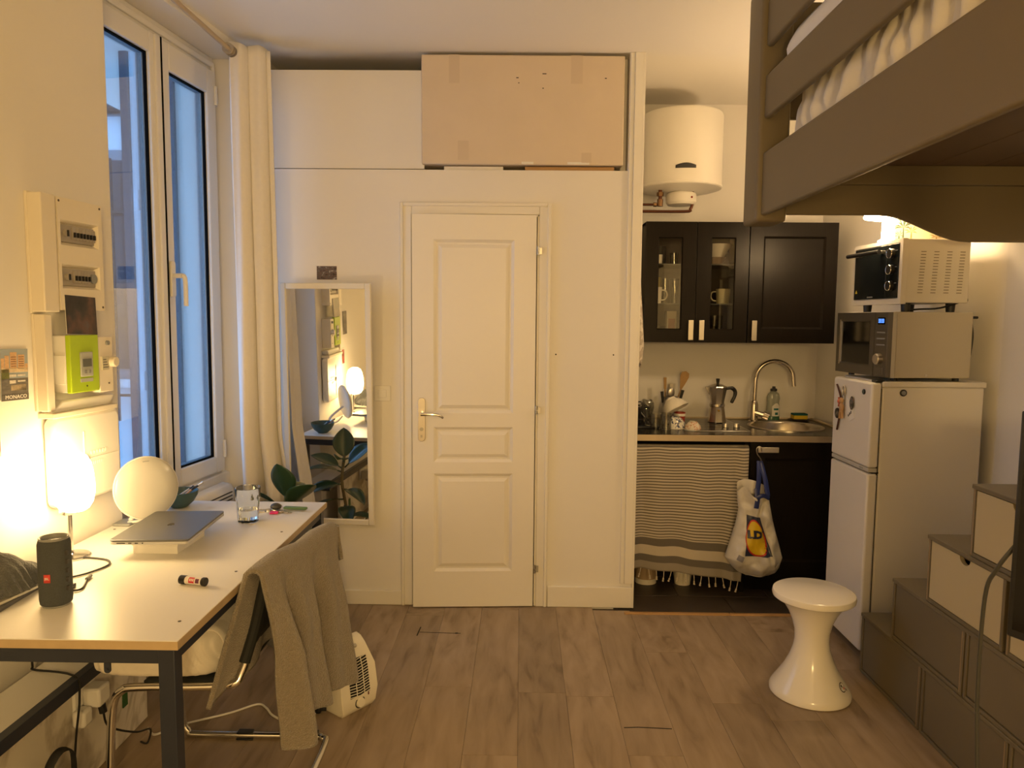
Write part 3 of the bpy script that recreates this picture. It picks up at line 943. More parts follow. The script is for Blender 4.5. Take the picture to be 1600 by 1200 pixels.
# electricity meter
t = wt('electricity_meter', 'white and lime green electricity meter below the fuse box', 'meter', 2.398, 1.256)
G().box(0.002, 0.134, -0.056, 0, 0.001, 0.191).mk('body', PLAST, t, bev=0.003)
G().box(-0.0015, 0.003, -0.044, -0.006, 0.03, 0.125).mk('terminal_cover', PLAST, t, bev=0.001)
LIME = mat('lime plastic', (0.42, 0.60, 0.02), 0.4)
G().box(0.0, 0.136, -0.066, -0.048, 0.0, 0.192).mk('lime_cover', LIME, t, bev=0.003)
o = G().box(0.042, 0.102, -0.070, -0.064, 0.052, 0.135).mk('display_bezel', mat('bezel grey', (0.42, 0.44, 0.40), 0.35), t, bev=0.004)
G().box(0.051, 0.093, -0.0715, -0.069, 0.085, 0.112).mk('screen', mat('lcd', (0.12, 0.13, 0.12), 0.2), o)
for k in range(2):
    G().box(0.056+k*0.020, 0.068+k*0.020, -0.0725, -0.069, 0.062, 0.074).mk('button', GREY, o, bev=0.001)
G().box(0.042, 0.102, -0.0675, -0.065, 0.034, 0.046).mk('bar_label', mat('bezel grey', (0.42, 0.44, 0.40), 0.35), t)
G().cyl((0.072, -0.068, 0.020), 0.0025, 0.003, 'Y', 8).mk('led', DGREY, t)
# main breaker
t = wt('main_breaker', 'cream main breaker with a round knob at the window corner', 'breaker', 2.538, 1.246, 0.95)
G().box(0, 0.078, -0.062, 0, 0, 0.195).mk('body', OLDPL, t, bev=0.004)
G().box(0.012, 0.048, -0.067, -0.060, 0.078, 0.125).mk('type_plate', mat('plate', (0.55, 0.52, 0.40), 0.4), t)
for k in range(4):
    G().box(0.016, 0.044-0.004*k, -0.0678, -0.066, 0.086+k*0.009, 0.0885+k*0.009).mk('plate_line', DGREY, t)
G().cyl((0.064, -0.085, 0.105), 0.018, 0.024, 'Y', 20).mk('knob', OLDPL, t, bev=0.003)
G().cyl((0.045, -0.07, 0.172), 0.008, 0.010, 'Y', 12).mk('seal', GREY, t)
G().cyl((0.05, -0.064, 0.030), 0.003, 0.003, 'Y', 8).mk('screw', SCREW, t)
# white connection box below
t = wt('junction_box', 'large white rounded service box behind the glowing lamp', 'box', 2.335, 0.880, 0.92)
G().prism(rrect(0.0, 0.355, 0.0, 0.300, 0.03), -0.045, -0.006).mk('body', PLAST, t, bev=0.012, bseg=3)
G().box(-0.01, 0.33, -0.055, 0, 0.300, 0.318).mk('top_ledge', OLDPL, t, bev=0.003)
G().prism([(0.0, 0.318), (0.30, 0.318), (0.33, 0.352), (0.05, 0.352)], -0.045, 0).mk('top_slope', PLAST, t, bev=0.004)
G().box(0.145, 0.150, -0.048, -0.042, 0.02, 0.12).box(0.145, 0.150, -0.048, -0.042, 0.16, 0.24).mk('seam_rib', PLAST, t, bev=0.001)
G().cyl((0.148, -0.054, 0.140), 0.016, 0.012, 'Y', 20).mk('lock', mat('lock grey', (0.5, 0.48, 0.45), 0.3), t, bev=0.002)
G().box(0.170, 0.345, -0.0475, -0.044, 0.142, 0.1435).mk('seam_rib', PLAST, t)
for k in range(6):
    G().box(0.182+k*0.016, 0.193+k*0.016, -0.0468, -0.044, 0.155, 0.166).box(0.182+k*0.011, 0.190+k*0.011, -0.0468, -0.044, 0.118, 0.130).mk('embossed_mark', PLAST, t, kind=None)
# dark photo card standing on the meter
CARD = ramp_mat('dark picture print', [(0.3, (0.012, 0.012, 0.016)), (0.5, (0.04, 0.035, 0.035)), (0.62, (0.11, 0.06, 0.045)), (0.8, (0.10, 0.11, 0.12))], 'noise', 14, (1, 1, 1), 0.35, detail=6)
t = wt('photo_card', 'dark photo card leaning on top of the lime meter', 'card', 2.392, 1.4485, 0.95)
G().at(Matrix.Rotation(R(-3), 4, 'X') @ Matrix.Rotation(R(2), 4, 'Y')).box(0.0, 0.150, -0.0645, -0.0625, 0.001, 0.128).mk('print', CARD, t, bev=0.0004)
G().at(Matrix.Rotation(R(-3), 4, 'X') @ Matrix.Rotation(R(2), 4, 'Y')).box(0.0, 0.150, -0.0625, -0.061, 0.001, 0.128).mk('backing', WHITEP, t)
# MONACO postcard
t = wt('postcard', 'harbour view postcard lettered MONACO on the left wall', 'postcard', 2.185, 1.252)
tm_ = Matrix.Rotation(R(1.5), 4, 'Y')
G().at(tm_).box(0, 0.104, -0.0035, -0.0015, 0, 0.158).mk('card', mat('card sky', (0.33, 0.38, 0.42), 0.4), t)
BRK = mat('print tower', (0.62, 0.40, 0.22), 0.5, var=0.35, vscale=120, stretch=(1, 1, 3))
def pr(nm, m, *rects, y=-0.0037):
    g = G().at(tm_)
    for (a, b, c, d) in rects:
        g.box(a, b, y-0.0002, y, c, d)
    g.mk(nm, m, t, flat=True)
pr('print_towers', BRK, (0.034, 0.060, 0.098, 0.148), (0.014, 0.030, 0.096, 0.138), (0.064, 0.090, 0.096, 0.140), (0.0, 0.012, 0.1, 0.13), (0.092, 0.103, 0.09, 0.112))
pr('print_terraces', mat('print terrace', (0.60, 0.48, 0.32), 0.5, var=0.5, vscale=90), (0.0, 0.103, 0.086, 0.100), (0.035, 0.095, 0.030, 0.048))
pr('print_trees', mat('print trees', (0.14, 0.15, 0.05), 0.5, var=0.5, vscale=100), (0.0, 0.030, 0.066, 0.096))
pr('print_harbour', mat('print water', (0.14, 0.13, 0.12), 0.5, var=0.6, vscale=70, stretch=(1, 1, 3)), (0.0, 0.103, 0.018, 0.068))
pr('print_boats', mat('print boats', (0.62, 0.58, 0.52), 0.5, var=0.4, vscale=150), (0.030, 0.056, 0.072, 0.080), (0.062, 0.092, 0.074, 0.079), (0.030, 0.054, 0.052, 0.062), (0.062, 0.092, 0.056, 0.061), y=-0.0040)
pr('print_footer', mat('print footer', (0.11, 0.10, 0.09), 0.5), (0, 0.104, 0, 0.020))
w_ = [(0.034, 0.060), (0.064, 0.090)]
for a, b in w_:
    pr('print_windows', mat('print windows', (0.24, 0.13, 0.08), 0.5), *[(a+0.003, b-0.003, 0.104+k*0.007, 0.1065+k*0.007) for k in range(5)], y=-0.0040)
G().at(tm_).text('MONACO', 0.0165, Matrix.Translation((0.054, -0.0042, 0.0105)) @ RX, 0.0002, sx=1.12).mk('lettering', WHITEP, t, flat=True)
# two more cards nearer (seen in the mirror)
t = wt('wall_card', 'dark portrait card on the left wall above the lamp, seen in the mirror', 'postcard', 2.02, 1.30)
G().box(0, 0.10, -0.003, -0.001, 0, 0.17).mk('print', ramp_mat('dark abstract', [(0.4, (0.02, 0.02, 0.03)), (0.6, (0.10, 0.09, 0.09)), (0.8, (0.3, 0.28, 0.25))], 'noise', 18), t)
t = wt('wall_card', 'small white and red card on the left wall, seen in the mirror', 'postcard', 2.10, 1.08)
G().box(0, 0.08, -0.003, -0.001, 0, 0.12).mk('border', WHITEP, t)
G().box(0.008, 0.072, -0.0034, -0.003, 0.008, 0.112).mk('print', ramp_mat('red abstract', [(0.4, (0.10, 0.02, 0.02)), (0.55, (0.35, 0.06, 0.05)), (0.75, (0.5, 0.4, 0.35))], 'noise', 22), t)

# ------------------------------------------------------------------ curtain rod, curtain
rod = thing('curtain_rod', 'slim beige curtain rod above the window', 'curtain rod', (-1.345, 3.3, 2.72))
BEI = mat('beige metal', (0.50, 0.40, 0.28), 0.4, 0.2)
G().tube([(-1.395, 2.0, 2.758), (-1.366, 3.55, 2.748)], 0.011, 12).mk('rod', BEI, rod, world=True)
G().ball((-1.366, 3.56, 2.748), 0.018, 0.02, 0.018, 14, 8).mk('finial', BEI, rod, world=True)
G().box(-1.62, -1.36, 2.30, 2.318, 2.735, 2.750).mk('bracket', BEI, rod, world=True)
LINEN = mat('white linen', (0.80, 0.77, 0.73), 0.85, var=0.04, vscale=60, bump=0.08, bscale=400, sheen=0.2)
cu = thing('curtain', 'white linen curtain bunched at the right of the window', 'curtain', (-1.27, 3.55, 0.05))
def curt(u, v):
    # u across the bunched cloth, v down
    z = 2.79-2.73*v
    spread = 0.185+0.020*v+0.36*max(0, v-0.68)
    fold = math.sin(u*2*PI*2.6+0.6+0.5*math.sin(v*3))*(0.040+0.010*v)
    fold += 0.013*math.sin(u*2*PI*5.2+v*3)
    wv = 0.010*fbm(u*5, v*4, 1.0)*(0.4+v)
    x0 = -1.395+0.016*math.sin(u*2*PI*2.6+2.0)
    x = x0+u*spread+0.02*math.sin(v*2.2)-0.012*v
    y = 3.545+fold+wv+0.12*u
    z += 0.006*math.sin(u*11)*(1-v)
    return (x, y, z)
G().grid(90, 60, curt).mk('cloth', LINEN, cu, world=True, solid=0.0025, ang=180)
for k, (a, b) in enumerate(((-1.367, 3.497), (-1.3665, 3.52), (-1.366, 3.545))):
    G().at(Matrix.Translation((a, b, 2.748)) @ Matrix.Rotation(R(90), 4, 'X')).lathe([(0.016, -0.002), (0.026, -0.002), (0.026, 0.002), (0.016, 0.002), (0.016, -0.002)], seg=20).mk('eyelet', STEEL, cu, world=True)

# convector under the window
ra = thing('radiator', 'white convector heater under the window behind the desk end', 'radiator', m=ML @ Matrix.Translation((wy(3.28), 0.125, 0.23)))
G().prism([(-0.09, 0.02), (-0.005, 0.0), (-0.005, 0.44), (-0.03, 0.458), (-0.075, 0.452), (-0.09, 0.425)], 0, 0.34, 'X').mk('casing', PVC, ra, bev=0.008, bseg=3)
for k in range(3):
    G().box(0.02, 0.32, -0.0915, -0.088, 0.375+k*0.018, 0.381+k*0.018).mk('vent_slot', DGREY, ra)
G().box(0.02, 0.05, -0.05, -0.01, -0.23, 0.01).box(0.29, 0.32, -0.05, -0.01, -0.23, 0.01).mk('foot', PVC, ra, bev=0.003)

# rubber plant between desk and back wall
LEAF = mat('rubber plant leaf', (0.022, 0.055, 0.028), 0.30, var=0.25, vscale=9, coat=0.3)
STEM = mat('plant stem', (0.16, 0.13, 0.06), 0.7)
pl = thing('rubber_plant', 'tall rubber plant with broad dark leaves beyond the desk', 'plant', (-1.09, 3.33, 0))
G().lathe([(0, 0), (0.09, 0), (0.11, 0.16), (0.118, 0.20), (0.108, 0.20), (0.10, 0.17), (0, 0.165)], seg=28).mk('pot', mat('grey pot', (0.22, 0.21, 0.2), 0.6), pl)
G().tube([(0, 0, 0.16), (0.015, 0, 0.35), (-0.005, 0.01, 0.55), (0.01, 0, 0.70)], 0.009, 8, smooth=5).mk('stem', STEM, pl)
def leaf(base, direc, L, W, droop, roll=0.0):
    d = Vector(direc).normalized()
    s = d.cross(Vector((0, 0, 1)))
    s = s.normalized() if s.length > 1e-3 else Vector((1, 0, 0))
    s = Matrix.Rotation(roll, 3, d) @ s
    n = s.cross(d)
    B = Vector(base)
    def fn(u, v):
        w = W*(math.sin(PI*min(1, u*1.0))**0.75)*(1-0.25*u)
        t = (v-0.5)*2
        p = B+d*(0.03+L*u)+s*(t*w*0.5)+n*(0.16*w*abs(t)**1.4)
        p.z -= droop*u*u*L
        return p
    g = G().grid(14, 8, fn)
    g.tube([B, B+d*0.035+n*0.001], 0.004, 6)
    return g.mk('leaf', LEAF, pl, solid=0.0014, ang=180)
leaf((0.01, 0, 0.66), (-0.10, -0.25, 0.9), 0.18, 0.145, 0.05, R(8))
leaf((0.01, 0, 0.63), (0.55, -0.25, 0.55), 0.20, 0.145, 0.12, R(-22))
leaf((0.0, 0, 0.62), (-0.62, 0.1, 0.40), 0.19, 0.09, 0.2, R(30))
leaf((0.0, 0, 0.60), (-0.7, 0.3, 0.30), 0.22, 0.10, 0.35)
leaf((0.01, 0, 0.66), (0.12, 0.7, 0.45), 0.17, 0.10, 0.3, R(15))
leaf((0.0, 0, 0.53), (-0.75, 0.45, 0.05), 0.20, 0.10, 0.3, R(20))
leaf((0.0, 0, 0.50), (0.65, 0.5, 0.10), 0.20, 0.10, 0.35)
leaf((0.0, 0, 0.44), (-0.5, 0.6, 0.10), 0.21, 0.11, 0.4, R(-15))
leaf((0.0, 0, 0.40), (0.4, 0.7, 0.10), 0.19, 0.11, 0.4)
leaf((0.0, 0, 0.30), (-0.4, 0.6, 0.05), 0.19, 0.11, 0.4)
leaf((0.0, 0, 0.33), (0.7, -0.1, 0.15), 0.17, 0.10, 0.4)

# mirror on the back wall, leaning a touch
mc = Vector((-0.988, YB-0.032, 0.440))
MM = Matrix.Translation(mc) @ Matrix.Rotation(R(MIR_YAW), 4, 'Z') @ Matrix.Rotation(R(MIR_TILT), 4, 'X')
mi = thing('wall_mirror', 'tall narrow mirror in a cream frame on the door wall', 'mirror', m=MM)
FRM = mat('cream lacquer', (0.76, 0.72, 0.62), 0.4)
w2, hh, fw = 0.235, 1.248, 0.030
g = G()
for a, b, c, d in ((-w2, -w2+fw, 0, hh), (w2-fw, w2, 0, hh), (-w2+fw, w2-fw, 0, fw), (-w2+fw, w2-fw, hh-fw, hh)):
    g.box(a, b, -0.010, 0.010, c, d)
g.mk('mirror_frame', FRM, mi, bev=0.004)
G().box(-w2+fw-0.002, w2-fw+0.002, -0.002, 0.004, fw-0.002, hh-fw+0.002).mk('mirror_glass', mat('silvered glass', (0.86, 0.86, 0.85), 0.015, 1.0), mi)
# small photo above the mirror
t = thing('photo_print', 'small dark photo print stuck above the mirror', 'photo', (-0.999, YB-0.002, 1.708))
G().box(-0.051, 0.051, -0.0006, 0.0014, 0, 0.068).mk('print', ramp_mat('street photo', [(0.36, (0.03, 0.026, 0.028)), (0.47, (0.15, 0.10, 0.09)), (0.55, (0.08, 0.07, 0.075)), (0.66, (0.42, 0.38, 0.37))], 'noise', 42, (1, 1, 1.4), 0.4, detail=8), t)
# light switch
t = thing('light_switch', 'white square light switch right of the mirror', 'switch', (-0.717, YB, 1.086))
G().prism(rrect(-0.042, 0.042, 0, 0.080, 0.006), -0.010, 0).mk('plate', PVC, t, bev=0.002)
G().box(-0.021, 0.021, -0.015, -0.008, 0.018, 0.060).mk('rocker', PVC, t, bev=0.002)

# ================================================================== CHAIR, THROW, FLOOR THINGS
NY, FYc = 2.06, 2.52
ch = thing('cantilever_chair', 'cantilever chair of bent chrome tube pushed under the desk', 'chair', (-0.95, 2.29, 0))
path = [(-0.750, NY+0.065, 0.755), (-0.785, NY+0.055, 0.60), (-0.815, NY+0.02, 0.47), (-0.86, NY, 0.437), (-1.11, NY, 0.428), (-1.165, NY, 0.415), (-1.192, NY, 0.365), (-1.205, NY, 0.20),
        (-1.207, NY, 0.075), (-1.190, NY, 0.026), (-1.14, NY, 0.0125), (-0.76, NY, 0.0125), (-0.70, NY+0.012, 0.0125), (-0.680, NY+0.06, 0.0125),
        (-0.680, FYc-0.06, 0.0125), (-0.70, FYc-0.012, 0.0125), (-0.76, FYc, 0.0125), (-1.14, FYc, 0.0125), (-1.190, FYc, 0.026), (-1.207, FYc, 0.075),
        (-1.205, FYc, 0.20), (-1.192, FYc, 0.365), (-1.165, FYc, 0.415), (-1.11, FYc, 0.428), (-0.86, FYc, 0.437), (-0.815, FYc, 0.47), (-0.775, FYc-0.01, 0.60), (-0.716, FYc-0.01, 0.755)]
G().tube(path, 0.0122, 12, smooth=5).mk('tube_frame', CHROME, ch, world=True)
G().tube([(-0.7515, NY+0.063, 0.750), (-0.785, NY+0.055, 0.60), (-0.810, NY+0.027, 0.495)], 0.0165, 10, smooth=5).mk('back_sleeve', mat('black sling fabric', (0.016, 0.018, 0.018), 0.8), ch, world=True)
G().tube([(-0.717, FYc-0.01, 0.750), (-0.775, FYc-0.01, 0.60), (-0.810, FYc-0.002, 0.495)], 0.0165, 10, smooth=5).mk('back_sleeve', mat('black sling fabric', (0.016, 0.018, 0.018), 0.8), ch, world=True)
SEATM = mat('black sling fabric', (0.016, 0.018, 0.018), 0.8)
G().grid(12, 6, lambda u, v: (-1.10+u*0.26, NY+0.005+v*(FYc-NY-0.01), 0.440-0.010*math.sin(PI*v))).mk('seat', SEATM, ch, world=True, solid=0.010)
G().grid(8, 8, lambda u, v: (-0.800+0.058*u+0.025*v-0.012*math.sin(PI*v), NY+0.05+v*(FYc-NY-0.06), 0.53+0.205*u)).mk('backrest', SEATM, ch, world=True, solid=0.012)
for a in (-0.745, -0.98):
    G().box(a-0.03, a+0.03, FYc-0.015, FYc+0.015, 0.0, 0.006).box(a-0.028, a+0.028, FYc-0.0145, FYc+0.0145, 0.022, 0.028).mk('glide', BLACK, ch, world=True, bev=0.002)

# rolled white quilt on the seat
QUILT = mat('white cotton quilt', (0.76, 0.72, 0.65), 0.9, var=0.05, vscale=30, bump=0.25, bscale=35, sheen=0.2)
cq = thing('seat_cushion', 'folded white quilt used as a seat cushion on the chair', 'cushion', (-1.06, 2.28, 0.445))
def cush(u, v):
    a = 2*PI*u
    ca, sa = math.cos(a), math.sin(a)
    e = 0.45
    sx = math.copysign(abs(ca)**e, ca); sy = math.copysign(abs(sa)**e, sa)
    t = -1+2*v
    k = (1-abs(t)**(3.2 if t > 0 else 9))**0.4
    x = -1.072+0.212*sx*(0.8+0.2*k)*max(k, 0.02)
    y = 2.275+0.228*sy*(0.8+0.2*k)*max(k, 0.02)
    z = 0.530+0.088*t
    z += 0.012*fbm(x*9, y*9, 1)*(1 if t > 0 else 0.2)
    w = 0.0045*math.sin(x*260+z*90+7*fbm(x*5, z*9, 2))*(1-abs(t)**2)
    return (x, y-w*(1 if sa < 0 else 0), z)
G().grid(150, 26, cush, closed_u=True).mk('quilt_body', QUILT, cq, world=True, ang=180)
def roll(u, v):
    a = u*2*PI*1.85
    r = 0.020+0.047*u
    y = 2.085+0.40*v
    wob = 0.006*fbm(a, v*5, 3)
    return (-0.908+(r+wob)*math.cos(a+0.9), y+0.006*math.sin(a*2), 0.537+(r*1.08+wob)*math.sin(a+0.9))
G().grid(60, 14, roll).mk('rolled_edge', QUILT, cq, world=True, solid=0.007, ang=180)

# throw blanket over the chair back
FLEECE = mat('taupe fleece', (0.235, 0.20, 0.155), 0.95, var=0.24, vscale=120, bump=0.9, bscale=240, sheen=0.5)
bt = thing('throw_blanket', 'taupe fleece throw draped over the back of the chrome chair', 'blanket', (-0.70, 2.33, 0.2))
rd = Vector((0.082, 0.50, 0)).normalized()
rn = Vector((rd.y, -rd.x, 0))
r0 = Vector((-0.762, 2.045, 0))
def drape(u, v):
    # v: 0 inner hem .. 1 outer hem
    rl = 0.53*u
    zt = 0.782+0.012*math.sin(u*9)*0.6-0.012*u+0.010*math.sin(PI*u)
    inner = 0.37-0.15*u
    outer = 0.47+0.10*(u-0.26)
    if u < 0.26:
        outer = 0.505-0.03*((u-0.12)/0.14)**2
    if u > 0.85:
        outer -= 0.05*(u-0.85)/0.15
    tot = inner+0.07+outer
    s = v*tot
    f1 = math.sin(u*2*PI*2.6+0.9+0.25*math.sin(v*5))
    f2 = math.sin(u*2*PI*5.3+2.0+v*1.6)
    if s < inner:
        d = inner-s
        off = -0.028-0.20*d*(1-0.35*u)-0.016*d/0.3*f1
        z = zt-0.022-d*0.95
        amp = d
        w0 = max(0.0, 1-u/0.3)
        off += 0.05*d*w0
        rl -= 0.03*d+0.20*d*w0
    elif s < inner+0.07:
        t = (s-inner)/0.07
        a = PI*(1-t)
        off = 0.028*math.cos(a)
        z = zt-0.022+0.026*math.sin(a)
        amp = 0
    else:
        d = s-inner-0.07
        off = 0.028+0.10*d+min(1, d/0.22)*(0.030*f1+0.014*f2)+0.010*fbm(u*4, d*5, 7)
        z = zt-0.022-d
        if u < 0.26:
            off += 0.055*min(1, d/0.25)*math.sin(PI*min(1, max(0, u/0.26)))
        rl += (u-0.5)*0.10*d*(1 if u > 0.5 else 1.1)
        amp = d
    p = r0+rd*rl+rn*off
    return (p.x, p.y, z+0.004*fbm(u*8, v*8, 2))
G().grid(110, 80, drape).mk('fleece', FLEECE, bt, world=True, solid=0.014, ang=180)
def strand(u, v):
    # loose corner folded over the far end of the ridge
    s = 0.150*v
    a = PI*u
    p = r0+rd*(0.520+0.020*math.sin(a)-0.008*v+0.003*math.sin(v*6+u*3))+rn*(-0.030*math.cos(a)*(1-0.2*v)+0.022*v)
    return (p.x, p.y, 0.772-s*(1-0.25*u))
G().grid(12, 14, strand).mk('folded_corner', FLEECE, bt, world=True, solid=0.012, ang=180)

# fan heater
HM = Matrix.Translation((-0.668, 2.755, 0)) @ Matrix.Rotation(R(52), 4, 'Z') @ Matrix.Scale(1.12, 4)
fh = thing('fan_heater', 'small white upright fan heater on the floor behind the throw', 'heater', m=HM)
side = [(0.062, 0.0), (0.062, 0.03), (0.055, 0.12), (0.045, 0.20), (0.03, 0.238), (0.005, 0.252), (-0.02, 0.246), (-0.04, 0.225), (-0.065, 0.15), (-0.078, 0.07), (-0.075, 0.02), (-0.060, 0.0)]
FHM = mat('heater plastic', (0.78, 0.74, 0.63), 0.4)
g = G()
def hw(z):
    return 0.066+0.014*math.sin(PI*min(1, z/0.2))-0.020*max(0, (z-0.16)/0.09)
A = [g.v((-hw(z), y*0.9, z)) for y, z in side]; B = [g.v((hw(z), y*0.9, z)) for y, z in side]
A2 = [g.v((-hw(z)-0.004, y*0.55-0.003, z*0.97+0.003)) for y, z in side]; B2 = [g.v((hw(z)+0.004, y*0.55-0.003, z*0.97+0.003)) for y, z in side]
n = len(side)
for i in range(n):
    j = (i+1) % n
    g.bm.faces.new((A[i], A[j], B[j], B[i]))
    g.bm.faces.new((A2[i], A2[j], A[j], A[i]))
    g.bm.faces.new((B[i], B[j], B2[j], B2[i]))
g.bm.faces.new(A2[::-1]); g.bm.faces.new(B2)
bmesh.ops.recalc_face_normals(g.bm, faces=g.bm.faces)
body = g.mk('body', FHM, fh, bev=0.004)
def fy(z):
    # front surface depth at height z
    pts = [(0.0, -0.054), (0.02, -0.0675), (0.07, -0.070), (0.15, -0.0585), (0.225, -0.036)]
    for (za, ya), (zb, yb) in zip(pts, pts[1:]):
        if za <= z <= zb:
            return ya+(yb-ya)*(z-za)/(zb-za)
    return -0.036
g = G()
g.grid(8, 16, lambda u, v: ((-0.042+0.084*u), fy(0.062+0.125*v)-0.0012, 0.062+0.125*v))
g.mk('grille_opening', DARK, fh)
for k in range(14):
    z = 0.064+k*0.0093
    G().tube([(-0.044, fy(z)-0.002, z+0.003), (0, fy(z)-0.004, z-0.002), (0.044, fy(z)-0.002, z+0.003)], 0.0015, 5).mk('grille_slat', FHM, fh)
for xx in (-0.016, 0.016):
    G().tube([(xx, fy(0.06+0.13*k/8)-0.0045, 0.06+0.13*k/8) for k in range(9)], 0.0016, 5).mk('grille_rib', FHM, fh)
G().at(Matrix.Translation((0.0, fy(0.038)-0.001, 0.036)) @ Matrix.Rotation(R(90), 4, 'X')).lathe([(0, 0.0), (0.017, 0.0), (0.0155, 0.008), (0, 0.009)], seg=20).mk('dial', FHM, fh)
G().at(Matrix.Translation((0.0, fy(0.038)+0.0005, 0.036)) @ Matrix.Rotation(R(90), 4, 'X')).lathe([(0, 0.0), (0.021, 0.0), (0.021, 0.0012), (0, 0.0012)], seg=20).mk('dial_ring', DGREY, fh)
G().box(0.034, 0.038, fy(0.055)-0.002, fy(0.055), 0.050, 0.060).mk('pilot_light', mat('dark red', (0.10, 0.01, 0.01), 0.3), fh)
G().at(Matrix.Translation((0.0, -0.028, 0.215)) @ Matrix.Rotation(R(35), 4, 'X')).prism(rrect(-0.012, 0.012, -0.022, 0.022, 0.009), -0.006, 0.004, 'Y').mk('handle_recess', mat('heater recess', (0.5, 0.47, 0.4), 0.5), fh, bev=0.002)
G().at(Matrix.Translation((0.0, 0.0, 0.2535)) @ Matrix.Rotation(R(0), 4, 'X')).cyl((-0.008, 0.0, -0.004), 0.010, 0.004, 'Z', 16).mk('badge', GREY, fh)
G().box(0.080, 0.090, -0.01, 0.0, 0.085, 0.091).mk('side_tab', FHM, fh, bev=0.001)

# white cords on the floor
G().tube([(-1.28, 2.42, 0.09), (-1.30, 2.50, 0.02), (-1.27, 2.57, 0.005), (-1.216, 2.612, 0.0045), (-1.10, 2.68, 0.0045), (-1.02, 2.745, 0.0045), (-0.975, 2.72, 0.0045), (-0.93, 2.665, 0.0045), (-0.85, 2.62, 0.0045), (-0.79, 2.66, 0.0045), (-0.765, 2.72, 0.006), (-0.745, 2.76, 0.03)], 0.0042, 7, smooth=6).mk('heater_cord', PLAST, label='white heater cord snaking over the floor under the chair', cat='cord')
G().tube([(-1.18, 2.30, 0.004), (-1.25, 2.30, 0.004), (-1.32, 2.24, 0.004), (-1.37, 2.12, 0.004)], 0.0035, 6, smooth=6).mk('extension_cord', PLAST, label='short white cord on the floor beneath the desk front', cat='cord')
bx_ = thing('inline_switch', 'small black inline plug on the floor under the throw hem', 'plug', (-0.78, 2.70, 0))
G().box(-0.80, -0.755, 2.685, 2.715, 0.0005, 0.028).mk('body', BLACK, bx_, world=True, bev=0.006)
G().cyl((-0.757, 2.70, 0.014), 0.007, 0.02, 'X', 10).mk('strain_relief', BLACK, bx_, world=True)

# marble-look board under the shelf with sockets
MARB = ramp_mat('marble film', [(0.0, (0.72, 0.69, 0.62)), (0.46, (0.70, 0.66, 0.58)), (0.50, (0.48, 0.44, 0.37)), (0.54, (0.70, 0.66, 0.59)), (1.0, (0.66, 0.62, 0.54))], 'noise', 2.4, (1, 1, 1), 0.4, detail=5, distort=1.2)
G().box(-1.424, -1.404, 1.72, 2.655, 0.0, 0.384).mk('marble_board', MARB, label='marble-patterned white board standing below the desk shelf', cat='board', bev=0.002)
so = thing('socket_adapter', 'white multi-socket adapter with a plug on the marble board', 'socket', (-1.402, 2.28, 0.24))
G().box(-1.4035, -1.392, 2.20, 2.31, 0.255, 0.335).mk('wall_plate', PVC, so, world=True, bev=0.003)
G().box(-1.392, -1.335, 2.235, 2.30, 0.262, 0.325).mk('adapter_block', PVC, so, world=True, bev=0.008)
G().box(-1.392, -1.350, 2.175, 2.225, 0.225, 0.280).mk('plug_block', PVC, so, world=True, bev=0.010)
G().tube([(-1.345, 2.262, 0.262), (-1.340, 2.262, 0.235)], 0.012, 8).mk('plug', BLACK, so, world=True)
G().tube([(-1.340, 2.262, 0.235), (-1.335, 2.27, 0.19), (-1.31, 2.29, 0.16), (-1.27, 2.33, 0.13), (-1.262, 2.40, 0.10), (-1.30, 2.45, 0.02), (-1.34, 2.48, 0.005)], 0.0035, 6, smooth=5).mk('plug_cord', BLACK, so, world=True)
tg = thing('green_tag', 'small green tag hanging on the marble board by the cords', 'tag', (-1.39, 2.50, 0.12))
G().box(-1.4035, -1.400, 2.485, 2.515, 0.125, 0.175).mk('tag_card', mat('green tag', (0.03, 0.12, 0.03), 0.5), tg, world=True)
G().cyl((-1.4035, 2.500, 0.180), 0.004, 0.008, 'X', 8).mk('tag_pin', STEEL, tg, world=True)
G().tube([(-1.502, 2.12, 0.68), (-1.500, 2.16, 0.55), (-1.497, 2.165, 0.43)], 0.0035, 6, smooth=5).tube([(-1.497, 2.165, 0.43), (-1.49, 2.165, 0.423), (-1.335, 2.11, 0.434), (-1.308, 2.09, 0.38), (-1.330, 2.10, 0.25), (-1.345, 2.10, 0.10), (-1.36, 2.10, 0.004)], 0.0035, 6, smooth=5).mk('hanging_cable', BLACK, label='thin black cable hanging behind the desk down over the shelf', cat='cable')
# dark bag by the left frame edge
bgm = mat('black nylon', (0.012, 0.012, 0.013), 0.7, bump=0.2, bscale=80)
bb = thing('black_bag', 'black nylon bag with a loop handle on the floor under the desk', 'bag', (-1.27, 1.86, 0))
G().ball((0, 0, 0.115), 0.055, 0.16, 0.135, 24, 14).warp(lambda p: (p.x, p.y, max(0.0, p.z*0.97))).mk('body', bgm, bb)
G().tube([(0.0, 0.03, 0.225), (-0.010, 0.035, 0.275), (0.0, 0.07, 0.308), (0.012, 0.105, 0.285), (0.012, 0.11, 0.205)], [0.014]*5, 8, smooth=5, flat=(1, 0, 0)).mk('loop_handle', bgm, bb)

